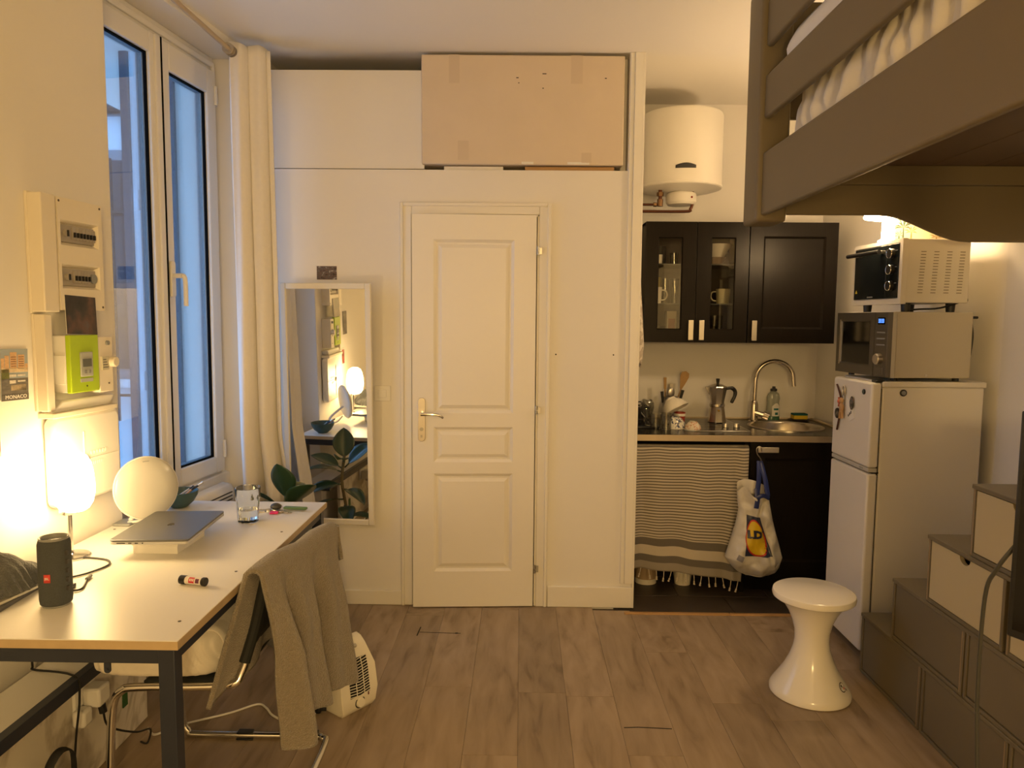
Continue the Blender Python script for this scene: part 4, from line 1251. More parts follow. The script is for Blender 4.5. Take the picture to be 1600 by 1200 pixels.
# ================================================================== STORAGE LOFT ABOVE THE DOOR
CARDB = mat('beige cardboard', (0.68, 0.58, 0.46), 0.75, var=0.06, vscale=5, bump=0.03, bscale=120)
cb = thing('cardboard_box', 'large flat beige cardboard box in the loft above the door', 'box', (0, 3.99, 2.287))
g = G().at(Matrix.Translation((0, 3.975, 2.287)) @ Matrix.Rotation(R(0.6), 4, 'Z'))
g.box(-0.512, 0.500, -0.20, 0.20, 0.0, 0.532)
g.mk('carton', CARDB, cb, world=True, bev=0.006)
TAPE = mat('tape', (0.62, 0.52, 0.41), 0.35)
BM = Matrix.Translation((0, 3.975, 2.287)) @ Matrix.Rotation(R(0.6), 4, 'Z')
for a, b, c, d in ((-0.375, -0.322, 0.395, 0.531), (0.232, 0.290, 0.395, 0.531), (-0.330, -0.275, 0.02, 0.115), (0.29, 0.34, 0.01, 0.06)):
    G().at(BM).box(a, b, -0.2012, -0.2, c, d).mk('tape', TAPE, cb, world=True)
for a, b, w in ((-0.04, 0.42, 0.012), (0.09, 0.44, 0.02), (-0.03, 0.395, 0.006), (0.09, 0.37, 0.008), (0.40, 0.42, 0.01)):
    G().at(BM).box(a, a+w, -0.2010, -0.2, b, b+0.004).mk('scuff', HOLE, cb, world=True)
for a, b in ((-0.01, 0.05), (0.22, 0.33)):
    G().at(BM).box(a, b, -0.2012, -0.2, 0.002, 0.014).mk('torn_patch', WHITEP, cb, world=True, bev=0.003)
G().at(Matrix.Translation((-0.90, 3.802, 2.268)) @ Matrix.Rotation(R(-1.0), 4, 'X')).box(-0.425, 0.40, 0, 0.018, 0.0, 0.487).mk('loft_closure', WALL, label='plain white panel closing the left half of the loft', cat='panel', bev=0.002)
G().box(-0.40, -0.10, 3.80, 4.15, AZ+0.001, AZ+0.020).mk('loft_board', WHITEP, label='thin white board lying under the cardboard box, left', cat='board', bev=0.002)
G().box(0.01, 0.46, 3.80, 4.15, AZ+0.001, AZ+0.020).mk('loft_board', GOLDW, label='honey-coloured wooden board lying under the cardboard box, right', cat='board', bev=0.002)

# ================================================================== KITCHEN RECESS
KB = mat('black-brown veneer', (0.010, 0.0075, 0.0055), 0.30, var=0.35, vscale=14, stretch=(10, 10, 1), bump=0.04, bscale=40, spec=0.16)
KIN = mat('cabinet inside', (0.030, 0.022, 0.016), 0.5)
HNDL = mat('brushed nickel', (0.70, 0.66, 0.58), 0.32, 1.0)
CF = 4.30
def handle(parent, x0, x1, z0, z1, yf):
    h = G().box(x0, x1, yf-0.022, yf-0.016, z0, z1).box(x0+0.004, x1-0.004, yf-0.018, yf, z0 if (z1-z0) < 0.05 else z0+0.01, z0+0.004 if (z1-z0) < 0.05 else z0+0.02).mk('handle', HNDL, parent, world=True, bev=0.002)
    if (z1-z0) > (x1-x0):
        G().box(x0+0.006, x1-0.006, yf-0.017, yf, z1-0.03, z1-0.02).mk('handle_post', HNDL, h, world=True)
    return h
# glass fronted wall cabinet
CZ0, CZ1 = 1.388, 2.080
w1 = thing('wall_cabinet', 'black wall cabinet with two narrow glass doors', 'cabinet', (1.01, 4.47, CZ0))
g = G()
x0, x1 = 0.712, 1.3065
g.box(x0, x0+0.018, CF+0.02, YK-0.002, CZ0, CZ1).box(x1-0.018, x1, CF+0.02, YK-0.002, CZ0, CZ1).box(x0, x1, CF+0.02, YK-0.002, CZ0, CZ0+0.018).box(x0, x1, CF+0.02, YK-0.002, CZ1-0.018, CZ1)
g.mk('carcass', KB, w1, world=True)
G().box(x0+0.01, x1-0.01, YK-0.012, YK-0.002, CZ0, CZ1).mk('back_panel', mat('cabinet back', (0.07, 0.048, 0.032), 0.5), w1, world=True)
SH1, SH2 = 1.615, 1.845
for z in (SH1, SH2):
    G().box(x0+0.018, x1-0.018, CF+0.04, YK-0.012, z-0.008, z).mk('glass_shelf', mat('smoked glass shelf', (0.10, 0.10, 0.09), 0.1), w1, world=True)
for (a, b, ga, gb) in ((0.7125, 1.0055, 0.788, 0.922), (1.0085, 1.3055, 1.093, 1.226)):
    d = G().paneled(a, b, CZ0, CZ1, CF, 0.020, [(ga-0.004, gb+0.004, 1.462, 1.992)], 'hole', w=0.010, d=0.008).mk('door', KB, w1, world=True, ang=25)
    G().box(ga-0.003, gb+0.003, CF+0.010, CF+0.014, 1.463, 1.991).mk('door_pane', CABGL, d, world=True)
    hxx = (0.964, 0.994) if a < 0.9 else (1.026, 1.056)
    handle(d, *hxx, 1.402, 1.518, CF)
# single door wall cabinet
w2_ = thing('wall_cabinet', 'black wall cabinet with one wide panelled door on the right', 'cabinet', (1.56, 4.47, CZ0))
x0, x1 = 1.3095, 1.814
G().box(x0, x1, CF+0.02, YK-0.002, CZ0, CZ1).mk('carcass', KB, w2_, world=True, bev=0.001)
d = G().paneled(x0+0.002, x1-0.001, CZ0, CZ1, CF, 0.020, [(1.388, 1.744, 1.470, 2.000)], 'flat', w=0.012, d=0.010).mk('door', KB, w2_, world=True, ang=25)
for a in (1.388, 1.744):
    G().box(a-0.0008, a+0.0008, CF-0.0006, CF+0.002, 2.000, CZ1-0.001).mk('rail_joint', DARK, d, world=True)
handle(d, 1.330, 1.360, 1.402, 1.518, CF)
# things behind the glass
def cup(name, label, x, y, z, r, h, m, hdir=None, group=None, cat='cup', taper=0.85):
    t = thing(name, label, cat, (x, y, z), group=group)
    G().lathe([(0, 0), (r*taper, 0), (r*(taper+1)/2, h*0.5), (r, h), (r-0.003, h), (r*(taper+1)/2-0.004, h*0.5), (r*taper-0.004, 0.006), (0, 0.005)], seg=24).mk('body', m, t)
    if hdir is not None:
        c, s = math.cos(hdir), math.sin(hdir)
        G().tube([(c*r*0.92, s*r*0.92, h*0.82), (c*(r+0.022), s*(r+0.022), h*0.78), (c*(r+0.030), s*(r+0.030), h*0.5), (c*(r+0.018), s*(r+0.018), h*0.25), (c*r*0.9, s*r*0.9, h*0.2)], 0.004, 8, smooth=4).mk('cup_handle', m, t)
    return t
THINGL = thin_glass('thin tumbler', (0.85, 0.85, 0.82), 0.10)
zb = CZ0+0.0182
cup('mug', 'pale mug hanging in view behind the right glass door, middle shelf', 1.195, 4.42, SH1, 0.042, 0.088, mat('pale olive glaze', (0.50, 0.46, 0.30), 0.3), PI)
cup('mug', 'white mug with handle behind the left glass door, middle shelf', 0.800, 4.40, SH1-0.0, 0.030, 0.095, CERAM, 0.0)
cup('tumbler', 'yellow tumbler behind the left glass door, middle shelf', 0.812, 4.52, SH1, 0.030, 0.16, mat('yellow plastic', (0.45, 0.36, 0.03), 0.4), None, cat='glass')
for x_, y_, lb_ in ((0.865, 4.50, 'clear tumbler next to the yellow one behind the left glass door'), (0.915, 4.46, 'clear tumbler at the right front behind the left glass door'), (0.915, 4.56, 'clear tumbler at the right rear behind the left glass door')):
    cup('tumbler', lb_, x_, y_, SH1, 0.027, 0.15, THINGL, None, 'clear tumblers in the glass cabinet', 'glass')
cup('bowl', 'wide cream bowl behind the right glass door, top shelf', 1.165, 4.46, SH2+0.046, 0.085, 0.075, CERAM, None, cat='bowl', taper=0.45)
cup('bowl', 'brown bowl under the cream bowl behind the right glass door', 1.155, 4.46, SH2, 0.062, 0.045, mat('brown glaze', (0.20, 0.13, 0.08), 0.3), None, cat='bowl', taper=0.6)
cup('jar', 'small brown jar behind the cream bowl, right glass door', 1.145, 4.585, SH2, 0.032, 0.14, mat('brown jar', (0.22, 0.15, 0.09), 0.4), None, cat='jar')
cup('canister', 'dark canister behind the left glass door, top shelf', 0.83, 4.50, SH2, 0.036, 0.115, DGREY, None, cat='canister', taper=1.0)
cup('salt_shaker', 'small white shaker behind the left glass door, top shelf', 0.808, 4.40, SH2, 0.020, 0.055, CERAM, None, cat='shaker')
cup('glass_cup', 'clear glass cup behind the left glass door, top shelf right', 0.905, 4.45, SH2, 0.026, 0.07, THINGL, None, cat='glass')
t = thing('carton', 'cream carton behind the left glass door, bottom shelf', 'carton', (0.90, 4.5, zb))
G().box(0.875, 0.935, 4.47, 4.52, zb, zb+0.165).mk('carton_body', mat('cream carton', (0.55, 0.47, 0.36), 0.6), t, world=True, bev=0.002)
G().box(0.885, 0.925, 4.4685, 4.47, zb+0.06, zb+0.12).mk('carton_label', mat('carton label', (0.40, 0.16, 0.10), 0.5), t, world=True)
cup('glass_jar', 'clear jar behind the left glass door, bottom shelf', 0.825, 4.44, zb, 0.038, 0.075, THINGL, None, cat='jar')
cup('wine_glass', 'clear bowl-shaped glass behind the right glass door, bottom shelf', 1.16, 4.46, zb, 0.050, 0.14, THINGL, None, cat='glass', taper=0.8)
t = thing('plate_stack', 'stack of pale plates behind the right glass door, bottom shelf', 'plates', (1.16, 4.585, zb))
for k in range(4):
    G().lathe([(0, k*0.009), (0.045, k*0.009), (0.064, 0.010+k*0.009), (0.063, 0.012+k*0.009), (0.044, 0.003+k*0.009), (0, 0.003+k*0.009)], seg=28).mk('plate', CERAM, t)

# water heater
wh = thing('water_heater', 'white cylindrical wall water heater above the kitchen cabinets', 'water heater', (0.922, 4.405, 2.275))
ENAM = mat('white enamel', (0.80, 0.77, 0.70), 0.3)
G().lathe([(0, -0.030), (0.12, -0.022), (0.205, -0.006), (0.226, 0.0), (0.232, 0.002), (0.2335, 0.010), (0.2335, 0.408), (0.228, 0.420), (0.20, 0.428), (0, 0.433)], seg=56).mk('tank', ENAM, wh)
G().lathe([(0.2335, 0.004), (0.2365, 0.006), (0.2365, 0.016), (0.2335, 0.018)], seg=56).mk('bottom_rim', ENAM, wh)
G().at(Matrix.Translation((-0.005, -0.05, 0))).lathe([(0.06, -0.020), (0.082, -0.030), (0.088, -0.045), (0.086, -0.080), (0.076, -0.094), (0.05, -0.098), (0, -0.099)], seg=36).mk('control_cover', ENAM, wh)
def wh_pt(a, z, off):
    r = 0.2335+off
    return (r*math.sin(a), -r*math.cos(a), z)
g = G()
g.grid(8, 3, lambda u, v: wh_pt(u*0.48-0.33, 0.082+v*(0.016+0.012*math.sin(PI*u)), 0.002)).mk('badge', DGREY, wh, solid=0.002)
G().ball((0.04, -0.13, -0.060), 0.006, 0.006, 0.006, 10, 6).mk('indicator', mat('indicator lens', (0.3, 0.03, 0.02), 0.3), wh)
G().box(-0.15, -0.10, 0.20, 0.252, 0.1, 0.14).box(0.10, 0.15, 0.20, 0.252, 0.1, 0.14).mk('wall_bracket', STEEL, wh)
t = thing('copper_pipes', 'two copper pipes running left under the water heater', 'pipes', (0.7, 4.40, 2.13))
G().tube([(0.975, 4.32, 2.255), (0.975, 4.32, 2.19), (0.965, 4.32, 2.155), (0.93, 4.32, 2.140), (0.60, 4.32, 2.140)], 0.0085, 10, smooth=4).mk('pipe', COPPER, t, world=True)
G().tube([(0.79, 4.32, 2.26), (0.79, 4.32, 2.18)], 0.011, 10).tube([(0.79, 4.32, 2.178), (0.60, 4.32, 2.178)], 0.0075, 10).mk('pipe', COPPER, t, world=True)
G().cyl((0.79, 4.32, 2.168), 0.017, 0.04, 'Z', 12).cyl((0.752, 4.32, 2.178), 0.013, 0.018, 'X', 6).cyl((0.79, 4.32, 2.225), 0.020, 0.022, 'Z', 6).mk('fitting', mat('brass fitting', (0.25, 0.15, 0.08), 0.4, 1.0), t, world=True)

# worktop with sink cut-out
KT = 0.895
SX, SY = 1.565, 4.335
ra_, rb_ = 0.215, 0.225
wt_ = thing('worktop', 'dark kitchen worktop with a pale metal front edge', 'worktop', (1.2, 4.33, KT-0.038))
bm_ = G()
TOPK = mat('dark worktop', (0.016, 0.014, 0.012), 0.22, var=0.2, vscale=40, spec=0.25)
outer = [(0.604, 3.985), (1.846, 3.985), (1.846, YK), (0.604, YK)]
N = 48
inner = [(SX+ra_*0.985*math.cos(2*PI*i/N), SY+rb_*0.985*math.sin(2*PI*i/N)) for i in range(N)]
def ringed(z):
    ov = [bm_.v((x, y, z)) for x, y in outer]; iv = [bm_.v((x, y, z)) for x, y in inner]
    es = [bm_.bm.edges.new((ov[i], ov[(i+1) % 4])) for i in range(4)]+[bm_.bm.edges.new((iv[i], iv[(i+1) % N])) for i in range(N)]
    bmesh.ops.triangle_fill(bm_.bm, edges=es, use_beauty=True)
    return ov, iv
o1, i1 = ringed(KT); o2, i2 = ringed(KT-0.038)
for i in range(4):
    j = (i+1) % 4
    bm_.bm.faces.new((o1[i], o1[j], o2[j], o2[i]))
for i in range(N):
    j = (i+1) % N
    bm_.bm.faces.new((i1[j], i1[i], i2[i], i2[j]))
bmesh.ops.recalc_face_normals(bm_.bm, faces=bm_.bm.faces)
bm_.mk('worktop_board', TOPK, wt_, world=True, ang=30)
G().box(0.604, 1.846, 3.981, 3.985, KT-0.036, KT-0.002).mk('front_edge', mat('pale metal edge', (0.55, 0.46, 0.34), 0.35, 0.6), wt_, world=True, bev=0.001)
G().box(0.604, 1.84, YK-0.008, YK, KT, KT+0.012).box(1.836, 1.846, 4.0, YK-0.008, KT, KT+0.012).mk('sealing_strip', mat('cream sealant', (0.62, 0.52, 0.36), 0.5), wt_, world=True, bev=0.003)
# sink
sk = thing('sink', 'oval stainless steel sink let into the worktop', 'sink', (SX, SY, KT-0.15))
G().at(Matrix.Translation((SX, SY, KT))).lathe([(1.0, 0.0), (1.0, 0.005), (0.96, 0.006), (0.90, 0.001), (0.87, -0.012), (0.84, -0.08), (0.78, -0.135), (0.60, -0.150), (0, -0.155)], seg=56, sx=ra_, sy=rb_).mk('basin', mat('sink steel', (0.55, 0.50, 0.43), 0.28, 1.0), sk, world=True)
for k in range(5):
    G().box(SX-0.165+k*0.010, SX-0.160+k*0.010, SY+0.128+k*0.006, SY+0.135+k*0.006, KT-0.062, KT-0.040).mk('overflow_slot', DARK, sk, world=True)
G().at(Matrix.Translation((SX, SY, KT-0.152))).lathe([(0, 0.002), (0.035, 0.002), (0.04, 0.0)], seg=24).mk('drain', CHROME, sk, world=True)
# tap
tp = thing('kitchen_tap', 'tall swan-neck steel tap behind the sink', 'tap', (1.440, 4.535, KT))
TAPM = mat('tap steel', (0.60, 0.54, 0.46), 0.25, 1.0)
G().lathe([(0, 0), (0.030, 0), (0.030, 0.006), (0.025, 0.012), (0.024, 0.105), (0.019, 0.128), (0.0135, 0.135), (0, 0.135)], seg=24).mk('body', TAPM, tp)
pts = [(0, 0, 0.12), (0.004, 0, 0.27)]
for k in range(13):
    a = PI-k*PI*0.93/12
    pts.append((0.115+0.108*math.cos(a), -0.03*(k/12), 0.272+0.105*math.sin(a)))
pts.append((0.228, -0.032, 0.225))
G().tube(pts, 0.0125, 14, smooth=2).mk('spout', TAPM, tp)
G().tube([(0, -0.02, 0.060), (0.05, -0.035, 0.045)], 0.017, 14).tube([(0.045, -0.034, 0.048), (0.075, -0.04, 0.036)], 0.027, 16).mk('lever', TAPM, tp)
# soap bottle
sb = thing('soap_bottle', 'clear washing-up liquid bottle behind the tap', 'bottle', (1.585, 4.615, KT))
GRN = mat('clear pet', (0.62, 0.66, 0.60), 0.15, trans=0.55)
G().lathe([(0, 0), (0.038, 0), (0.041, 0.006), (0.040, 0.08), (0.036, 0.11), (0.040, 0.14), (0.034, 0.168), (0.018, 0.180), (0.013, 0.186), (0, 0.186)], seg=28, sy=0.62).mk('bottle_body', GRN, sb)
G().lathe([(0.0395, 0.004), (0.0415, 0.004), (0.0405, 0.026), (0.0395, 0.028)], seg=28, sy=0.66).mk('liquid', mat('green liquid', (0.05, 0.14, 0.09), 0.2), sb)
G().lathe([(0, 0.185), (0.020, 0.185), (0.020, 0.198), (0.010, 0.202), (0.009, 0.214), (0, 0.214)], seg=20).mk('cap', DGREY, sb)
def sb_pt(a, z, o):
    return ((0.0405+o)*math.sin(a), -(0.0405*0.62+o)*math.cos(a), z)
G().grid(8, 2, lambda u, v: sb_pt(-0.35+u*1.3, 0.028+v*(0.062+0.02*math.sin(PI*u)), 0.001)).mk('label', WHITEP, sb)
G().grid(6, 1, lambda u, v: sb_pt(-0.10+u*0.8, 0.066+v*0.012, 0.0016)).grid(6, 1, lambda u, v: sb_pt(0.1+u*0.5, 0.036+v*0.016, 0.0016)).mk('label_print', mat('teal print', (0.02, 0.16, 0.16), 0.4), sb)
# sponge on a dish
t = thing('sponge', 'yellow and green scouring sponge beside the sink', 'sponge', (1.745, 4.60, KT+0.0125))
G().box(-0.043, 0.043, -0.03, 0.03, 0, 0.024).mk('foam', mat('yellow foam', (0.72, 0.52, 0.04), 0.9, bump=0.4, bscale=120), t, bev=0.004)
G().box(-0.043, 0.043, -0.03, 0.03, 0.0242, 0.035).mk('scouring_pad', mat('green pad', (0.01, 0.10, 0.10), 0.95), t, bev=0.002)
G().lathe([(0, 0.0), (0.05, 0.0), (0.068, 0.010), (0.066, 0.012), (0.05, 0.004), (0, 0.004)], (1.742, 4.595, KT), 28, 1, 0.68).mk('sponge_dish', mat('dark dish', (0.05, 0.04, 0.035), 0.3), label='small dark dish under the scouring sponge', cat='dish')

# hob
hb = thing('hob', 'two-burner black glass hob with a steel rim', 'hob', (1.15, 4.37, KT))
HP = [(0.982, 4.105), (1.292, 4.105), (1.292, 4.615), (0.982, 4.615)]
G().prism(HP, KT, KT+0.005, 'Z').mk('steel_rim', STEEL, hb, world=True, bev=0.002)
G().prism([(x+(0.008 if x < 1.1 else -0.008), y+(0.008 if y < 4.3 else -0.008)) for x, y in HP], KT+0.005, KT+0.0065, 'Z').mk('glass_plate', mat('hob glass', (0.008, 0.008, 0.008), 0.08), hb, world=True)
for (a, b, r) in ((1.09, 4.24, 0.075), (1.13, 4.48, 0.09)):
    G().at(Matrix.Translation((a, b, KT+0.0066))).lathe([(r-0.0015, 0), (r, 0.0003), (r+0.0015, 0)], seg=40).mk('burner_ring', DSTEEL, hb, world=True)
for a in (1.185, 1.248):
    G().cyl((a, 4.235, KT+0.0065), 0.019, 0.024, 'Z', 20, 0.017).mk('knob', STEEL, hb, world=True, bev=0.002)
# moka pot
MP = mat('moka aluminium', (0.62, 0.58, 0.52), 0.25, 1.0)
mp_ = thing('moka_pot', 'octagonal aluminium moka pot standing on the hob', 'coffee pot', (1.190, 4.45, KT+0.0068))
G().lathe([(0, 0), (0.052, 0), (0.055, 0.004), (0.042, 0.095), (0.043, 0.10), (0, 0.10)], seg=8, a0=PI/8, a1=2*PI+PI/8).mk('boiler', MP, mp_, ang=20)
G().lathe([(0.043, 0.095), (0.046, 0.098), (0.046, 0.112), (0.042, 0.115)], seg=32).mk('collar', MP, mp_)
G().lathe([(0, 0.112), (0.042, 0.112), (0.040, 0.125), (0.056, 0.215), (0, 0.215)], seg=8, a0=PI/8, a1=2*PI+PI/8).mk('upper_chamber', mat('moka dark side', (0.42, 0.39, 0.35), 0.3, 1.0), mp_, ang=20)
G().prism([(-0.050, 0.165), (-0.076, 0.214), (-0.050, 0.216)], -0.012, 0.012).mk('pour_spout', MP, mp_, bev=0.003)
G().lathe([(0.057, 0.214), (0.055, 0.219), (0.02, 0.234), (0, 0.236)], seg=8, a0=PI/8, a1=2*PI+PI/8).mk('lid', MP, mp_, ang=20)
G().lathe([(0, 0.234), (0.008, 0.234), (0.012, 0.262), (0.010, 0.266), (0, 0.266)], seg=10).mk('lid_knob', BLACK, mp_)
G().tube([(0.048, 0, 0.205), (0.085, 0, 0.208), (0.105, 0, 0.190), (0.104, 0, 0.160), (0.085, 0, 0.118)], [0.009, 0.012, 0.012, 0.011, 0.008], 8, smooth=5).mk('handle', BLACK, mp_)
G().ball((0.0, -0.047, 0.075), 0.006, 0.004, 0.006, 10, 6).mk('valve', mat('brass', (0.4, 0.25, 0.06), 0.3, 1.0), mp_)

# washing-up pile left of the hob
dr = thing('dish_rack', 'black wire dish rack at the left end of the worktop', 'dish rack', (0.70, 4.35, KT))
G().prism(rrect(0.615, 0.80, 4.20, 4.52, 0.02), KT+0.0005, KT+0.012, 'Z').mk('drip_tray', BLACK, dr, world=True, bev=0.003)
for z in (0.05, 0.12):
    G().tube([(0.62, 4.21, KT+z), (0.735, 4.21, KT+z), (0.74, 4.215, KT+z), (0.74, 4.51, KT+z), (0.62, 4.51, KT+z)], 0.0035, 6).mk('wire_rail', BLACK, dr, world=True)
for k in range(6):
    G().tube([(0.74, 4.22+k*0.055, KT+0.012), (0.74, 4.22+k*0.055, KT+0.12)], 0.0025, 6).mk('wire', BLACK, dr, world=True)
for k in range(3):
    G().tube([(0.63+k*0.045, 4.21, KT+0.012), (0.63+k*0.045, 4.21, KT+0.12)], 0.0025, 6).mk('wire', BLACK, dr, world=True)
t = thing('saucepan', 'black saucepan with a pale rim lying in the dish rack', 'saucepan', (0.665, 4.32, KT+0.013))
G().lathe([(0, 0), (0.065, 0), (0.072, 0.006), (0.074, 0.105), (0.070, 0.105), (0.068, 0.01), (0, 0.008)], seg=28, sx=0.6, sy=1).mk('body', BLACK, t)
G().lathe([(0.070, 0.104), (0.076, 0.104), (0.076, 0.109), (0.070, 0.109), (0.070, 0.104)], seg=28, sx=0.6, sy=1).mk('rim', STEEL, t)
t = thing('baking_tray', 'dark baking tray propped diagonally in the dish rack', 'tray', (0.68, 4.40, KT+0.01))
a, b = Vector((0.605, 4.40, KT+0.235)), Vector((0.765, 4.40, KT+0.02))
dv = (b-a).normalized(); nv = Vector((dv.z, 0, -dv.x))
g = G()
for (q0, q1) in ((0.0, 0.008),):
    P_ = [a+nv*q0, b+nv*q0, b+nv*q1, a+nv*q1]
    g.prism([(p.x, p.z) for p in P_], 4.33, 4.50)
g.mk('tray_plate', BLACK, t, world=True, bev=0.001)
G().tube([a+Vector((0, -0.07, 0))+nv*0.009, b+Vector((0, -0.07, 0))+nv*0.009], 0.003, 6).mk('tray_rim', STEEL, t, world=True)
G().at(Matrix.Translation((0.775, 4.50, KT+0.072))).lathe([(0.0, 0.07), (0.028, 0.067), (0.042, 0.045), (0.044, 0.015), (0.036, -0.02), (0.03, -0.0715), (0.026, -0.0715), (0.033, -0.02), (0.041, 0.015), (0.039, 0.044), (0.026, 0.064), (0, 0.067)], seg=24).mk('upturned_glass', THINGL, label='rounded clear glass upside down at the back of the draining pile', cat='glass')
cup('glass_mug', 'clear glass mug lying nearest the worktop edge in the draining pile', 0.775, 4.20, KT+0.0005, 0.036, 0.085, THINGL, PI, cat='mug', taper=0.9)
cup('tumbler', 'clear straight tumbler beside the glass mug in the draining pile', 0.828, 4.165, KT+0.0005, 0.030, 0.095, THINGL, None, cat='glass', taper=0.95)
hd = thing('cutlery_holder', 'steel cutlery holder behind the cream bowl', 'cutlery holder', (0.925, 4.545, KT))
G().lathe([(0, 0), (0.048, 0), (0.05, 0.002), (0.05, 0.150), (0.048, 0.150), (0.047, 0.006), (0, 0.004)], seg=28).mk('cylinder', STEEL, hd)
def stick(name, label, cat, dx, dy, dz, lean, L, m, head, hm=None, group=None):
    b0 = Vector((0.925+dx, 4.545+dy, KT+0.01))
    d_ = Vector((lean, -0.05, 1)).normalized()
    e_ = b0+d_*L
    t = thing(name, label, cat, b0, group=group)
    G().tube([b0, e_], 0.0042, 6).mk('shaft', m, t, world=True)
    s_ = d_.cross(Vector((0, 1, 0))).normalized()
    n_ = s_.cross(d_)
    MX = Matrix(((s_.x, n_.x, d_.x, e_.x), (s_.y, n_.y, d_.y, e_.y), (s_.z, n_.z, d_.z, e_.z), (0, 0, 0, 1)))
    g = G().at(MX)
    if head == 'spatula':
        g.prism([(-0.006, -0.02), (0.006, -0.02), (0.020, 0.03), (0.027, 0.062), (0.022, 0.085), (0.0, 0.094), (-0.022, 0.085), (-0.027, 0.062), (-0.020, 0.03)], -0.003, 0.003)
    elif head == 'spoon':
        g.ball((0, 0, 0.028), 0.022, 0.007, 0.032, 16, 10)
    elif head == 'fork':
        g.prism([(-0.004, 0), (0.004, 0), (0.011, 0.02), (0.011, 0.055), (-0.011, 0.055), (-0.011, 0.02)], -0.0012, 0.0012)
    else:
        g.prism([(-0.007, -0.03), (0.007, -0.03), (0.009, 0.04), (-0.009, 0.04)], -0.005, 0.005)
    g.mk({'spatula': 'blade', 'spoon': 'spoon_bowl', 'fork': 'tines'}.get(head, 'grip'), hm or m, t, world=True)
SPW = mat('beech spatula', (0.40, 0.24, 0.09), 0.5, var=0.15, vscale=40)
stick('wooden_spatula', 'wide wooden spatula standing in the cutlery holder', 'spatula', 0.015, 0.012, 0, 0.26, 0.215, SPW, 'spatula')
stick('wooden_stick', 'thin wooden stick leaning left in the cutlery holder', 'utensil', -0.028, 0.01, 0, -0.03, 0.22, SPW, 'grip')
stick('spoon', 'large steel spoon facing out of the cutlery holder', 'spoon', 0.0, -0.03, 0, -0.02, 0.14, STEEL, 'spoon')
stick('fork', 'steel fork in the middle of the cutlery holder', 'fork', 0.0, 0.0, 0, 0.02, 0.165, STEEL, 'fork')
stick('kitchen_knife', 'black-handled knife leaning right in the cutlery holder', 'knife', 0.025, -0.015, 0, 0.25, 0.15, STEEL, 'grip', BLACK)
stick('dark_handle_tool', 'dark-handled tool at the left of the cutlery holder', 'utensil', -0.035, -0.01, 0, -0.12, 0.135, DSTEEL, 'grip', BLACK)
# cream bowl upturned on a red cup
t = thing('red_cup', 'red and white cup beneath the tilted cream bowl', 'cup', (0.950, 4.38, KT))
G().lathe([(0, 0), (0.028, 0), (0.034, 0.06), (0.034, 0.075), (0.031, 0.075), (0.026, 0.004), (0, 0.004)], seg=24).mk('body', mat('red glaze', (0.36, 0.05, 0.03), 0.35), t)
G().lathe([(0.0335, 0.052), (0.0350, 0.054), (0.0352, 0.066), (0.0342, 0.068)], seg=24).mk('white_band', CERAM, t)
g = G().at(Matrix.Translation((0.905, 4.36, KT+0.120)) @ Matrix.Rotation(R(152), 4, 'Y') @ Matrix.Rotation(R(18), 4, 'X') @ Matrix.Scale(1.12, 4))
g.lathe([(0, -0.038), (0.028, -0.038), (0.03, -0.030), (0.058, -0.005), (0.074, 0.030), (0.071, 0.030), (0.055, -0.003), (0.026, -0.028), (0, -0.03)], seg=32)
g.mk('cream_bowl', CERAM, label='cream bowl lying upside down and tilted on the draining pile', cat='bowl')
PAT = ramp_mat('blue floral glaze', [(0.0, (0.72, 0.70, 0.64)), (0.50, (0.72, 0.70, 0.64)), (0.55, (0.03, 0.05, 0.14)), (0.62, (0.03, 0.04, 0.10)), (0.66, (0.66, 0.64, 0.58))], 'noise', 55, (1, 1, 1), 0.2, detail=2)
t = thing('patterned_bowl', 'white bowl with blue floral pattern, upside down on the worktop', 'bowl', (0.892, 4.245, KT))
G().lathe([(0.060, 0.0), (0.062, 0.003), (0.058, 0.03), (0.040, 0.056), (0.030, 0.058), (0.030, 0.064), (0.026, 0.064), (0.026, 0.058), (0, 0.058)], seg=32).mk('body', PAT, t)
G().lathe([(0.056, 0.0), (0.066, 0.0), (0.066, 0.004), (0.058, 0.006)], seg=32).mk('rim', CERAM, t)
PAT2 = ramp_mat('rosy floral glaze', [(0.0, (0.70, 0.64, 0.54)), (0.52, (0.70, 0.64, 0.54)), (0.58, (0.50, 0.22, 0.12)), (0.66, (0.70, 0.62, 0.52))], 'noise', 50, (1, 1, 1), 0.2, detail=2)
t = thing('patterned_dish', 'small floral dish upside down beside the hob', 'dish', (0.980, 4.165, KT))
G().lathe([(0.046, 0.0), (0.048, 0.003), (0.042, 0.026), (0.026, 0.044), (0.022, 0.045), (0.022, 0.049), (0, 0.049)], seg=32).mk('body', PAT2, t)
G().lathe([(0.043, 0.0), (0.052, 0.0), (0.052, 0.004), (0.045, 0.006)], seg=32).mk('rim', mat('grey blue glaze', (0.42, 0.44, 0.44), 0.2), t)

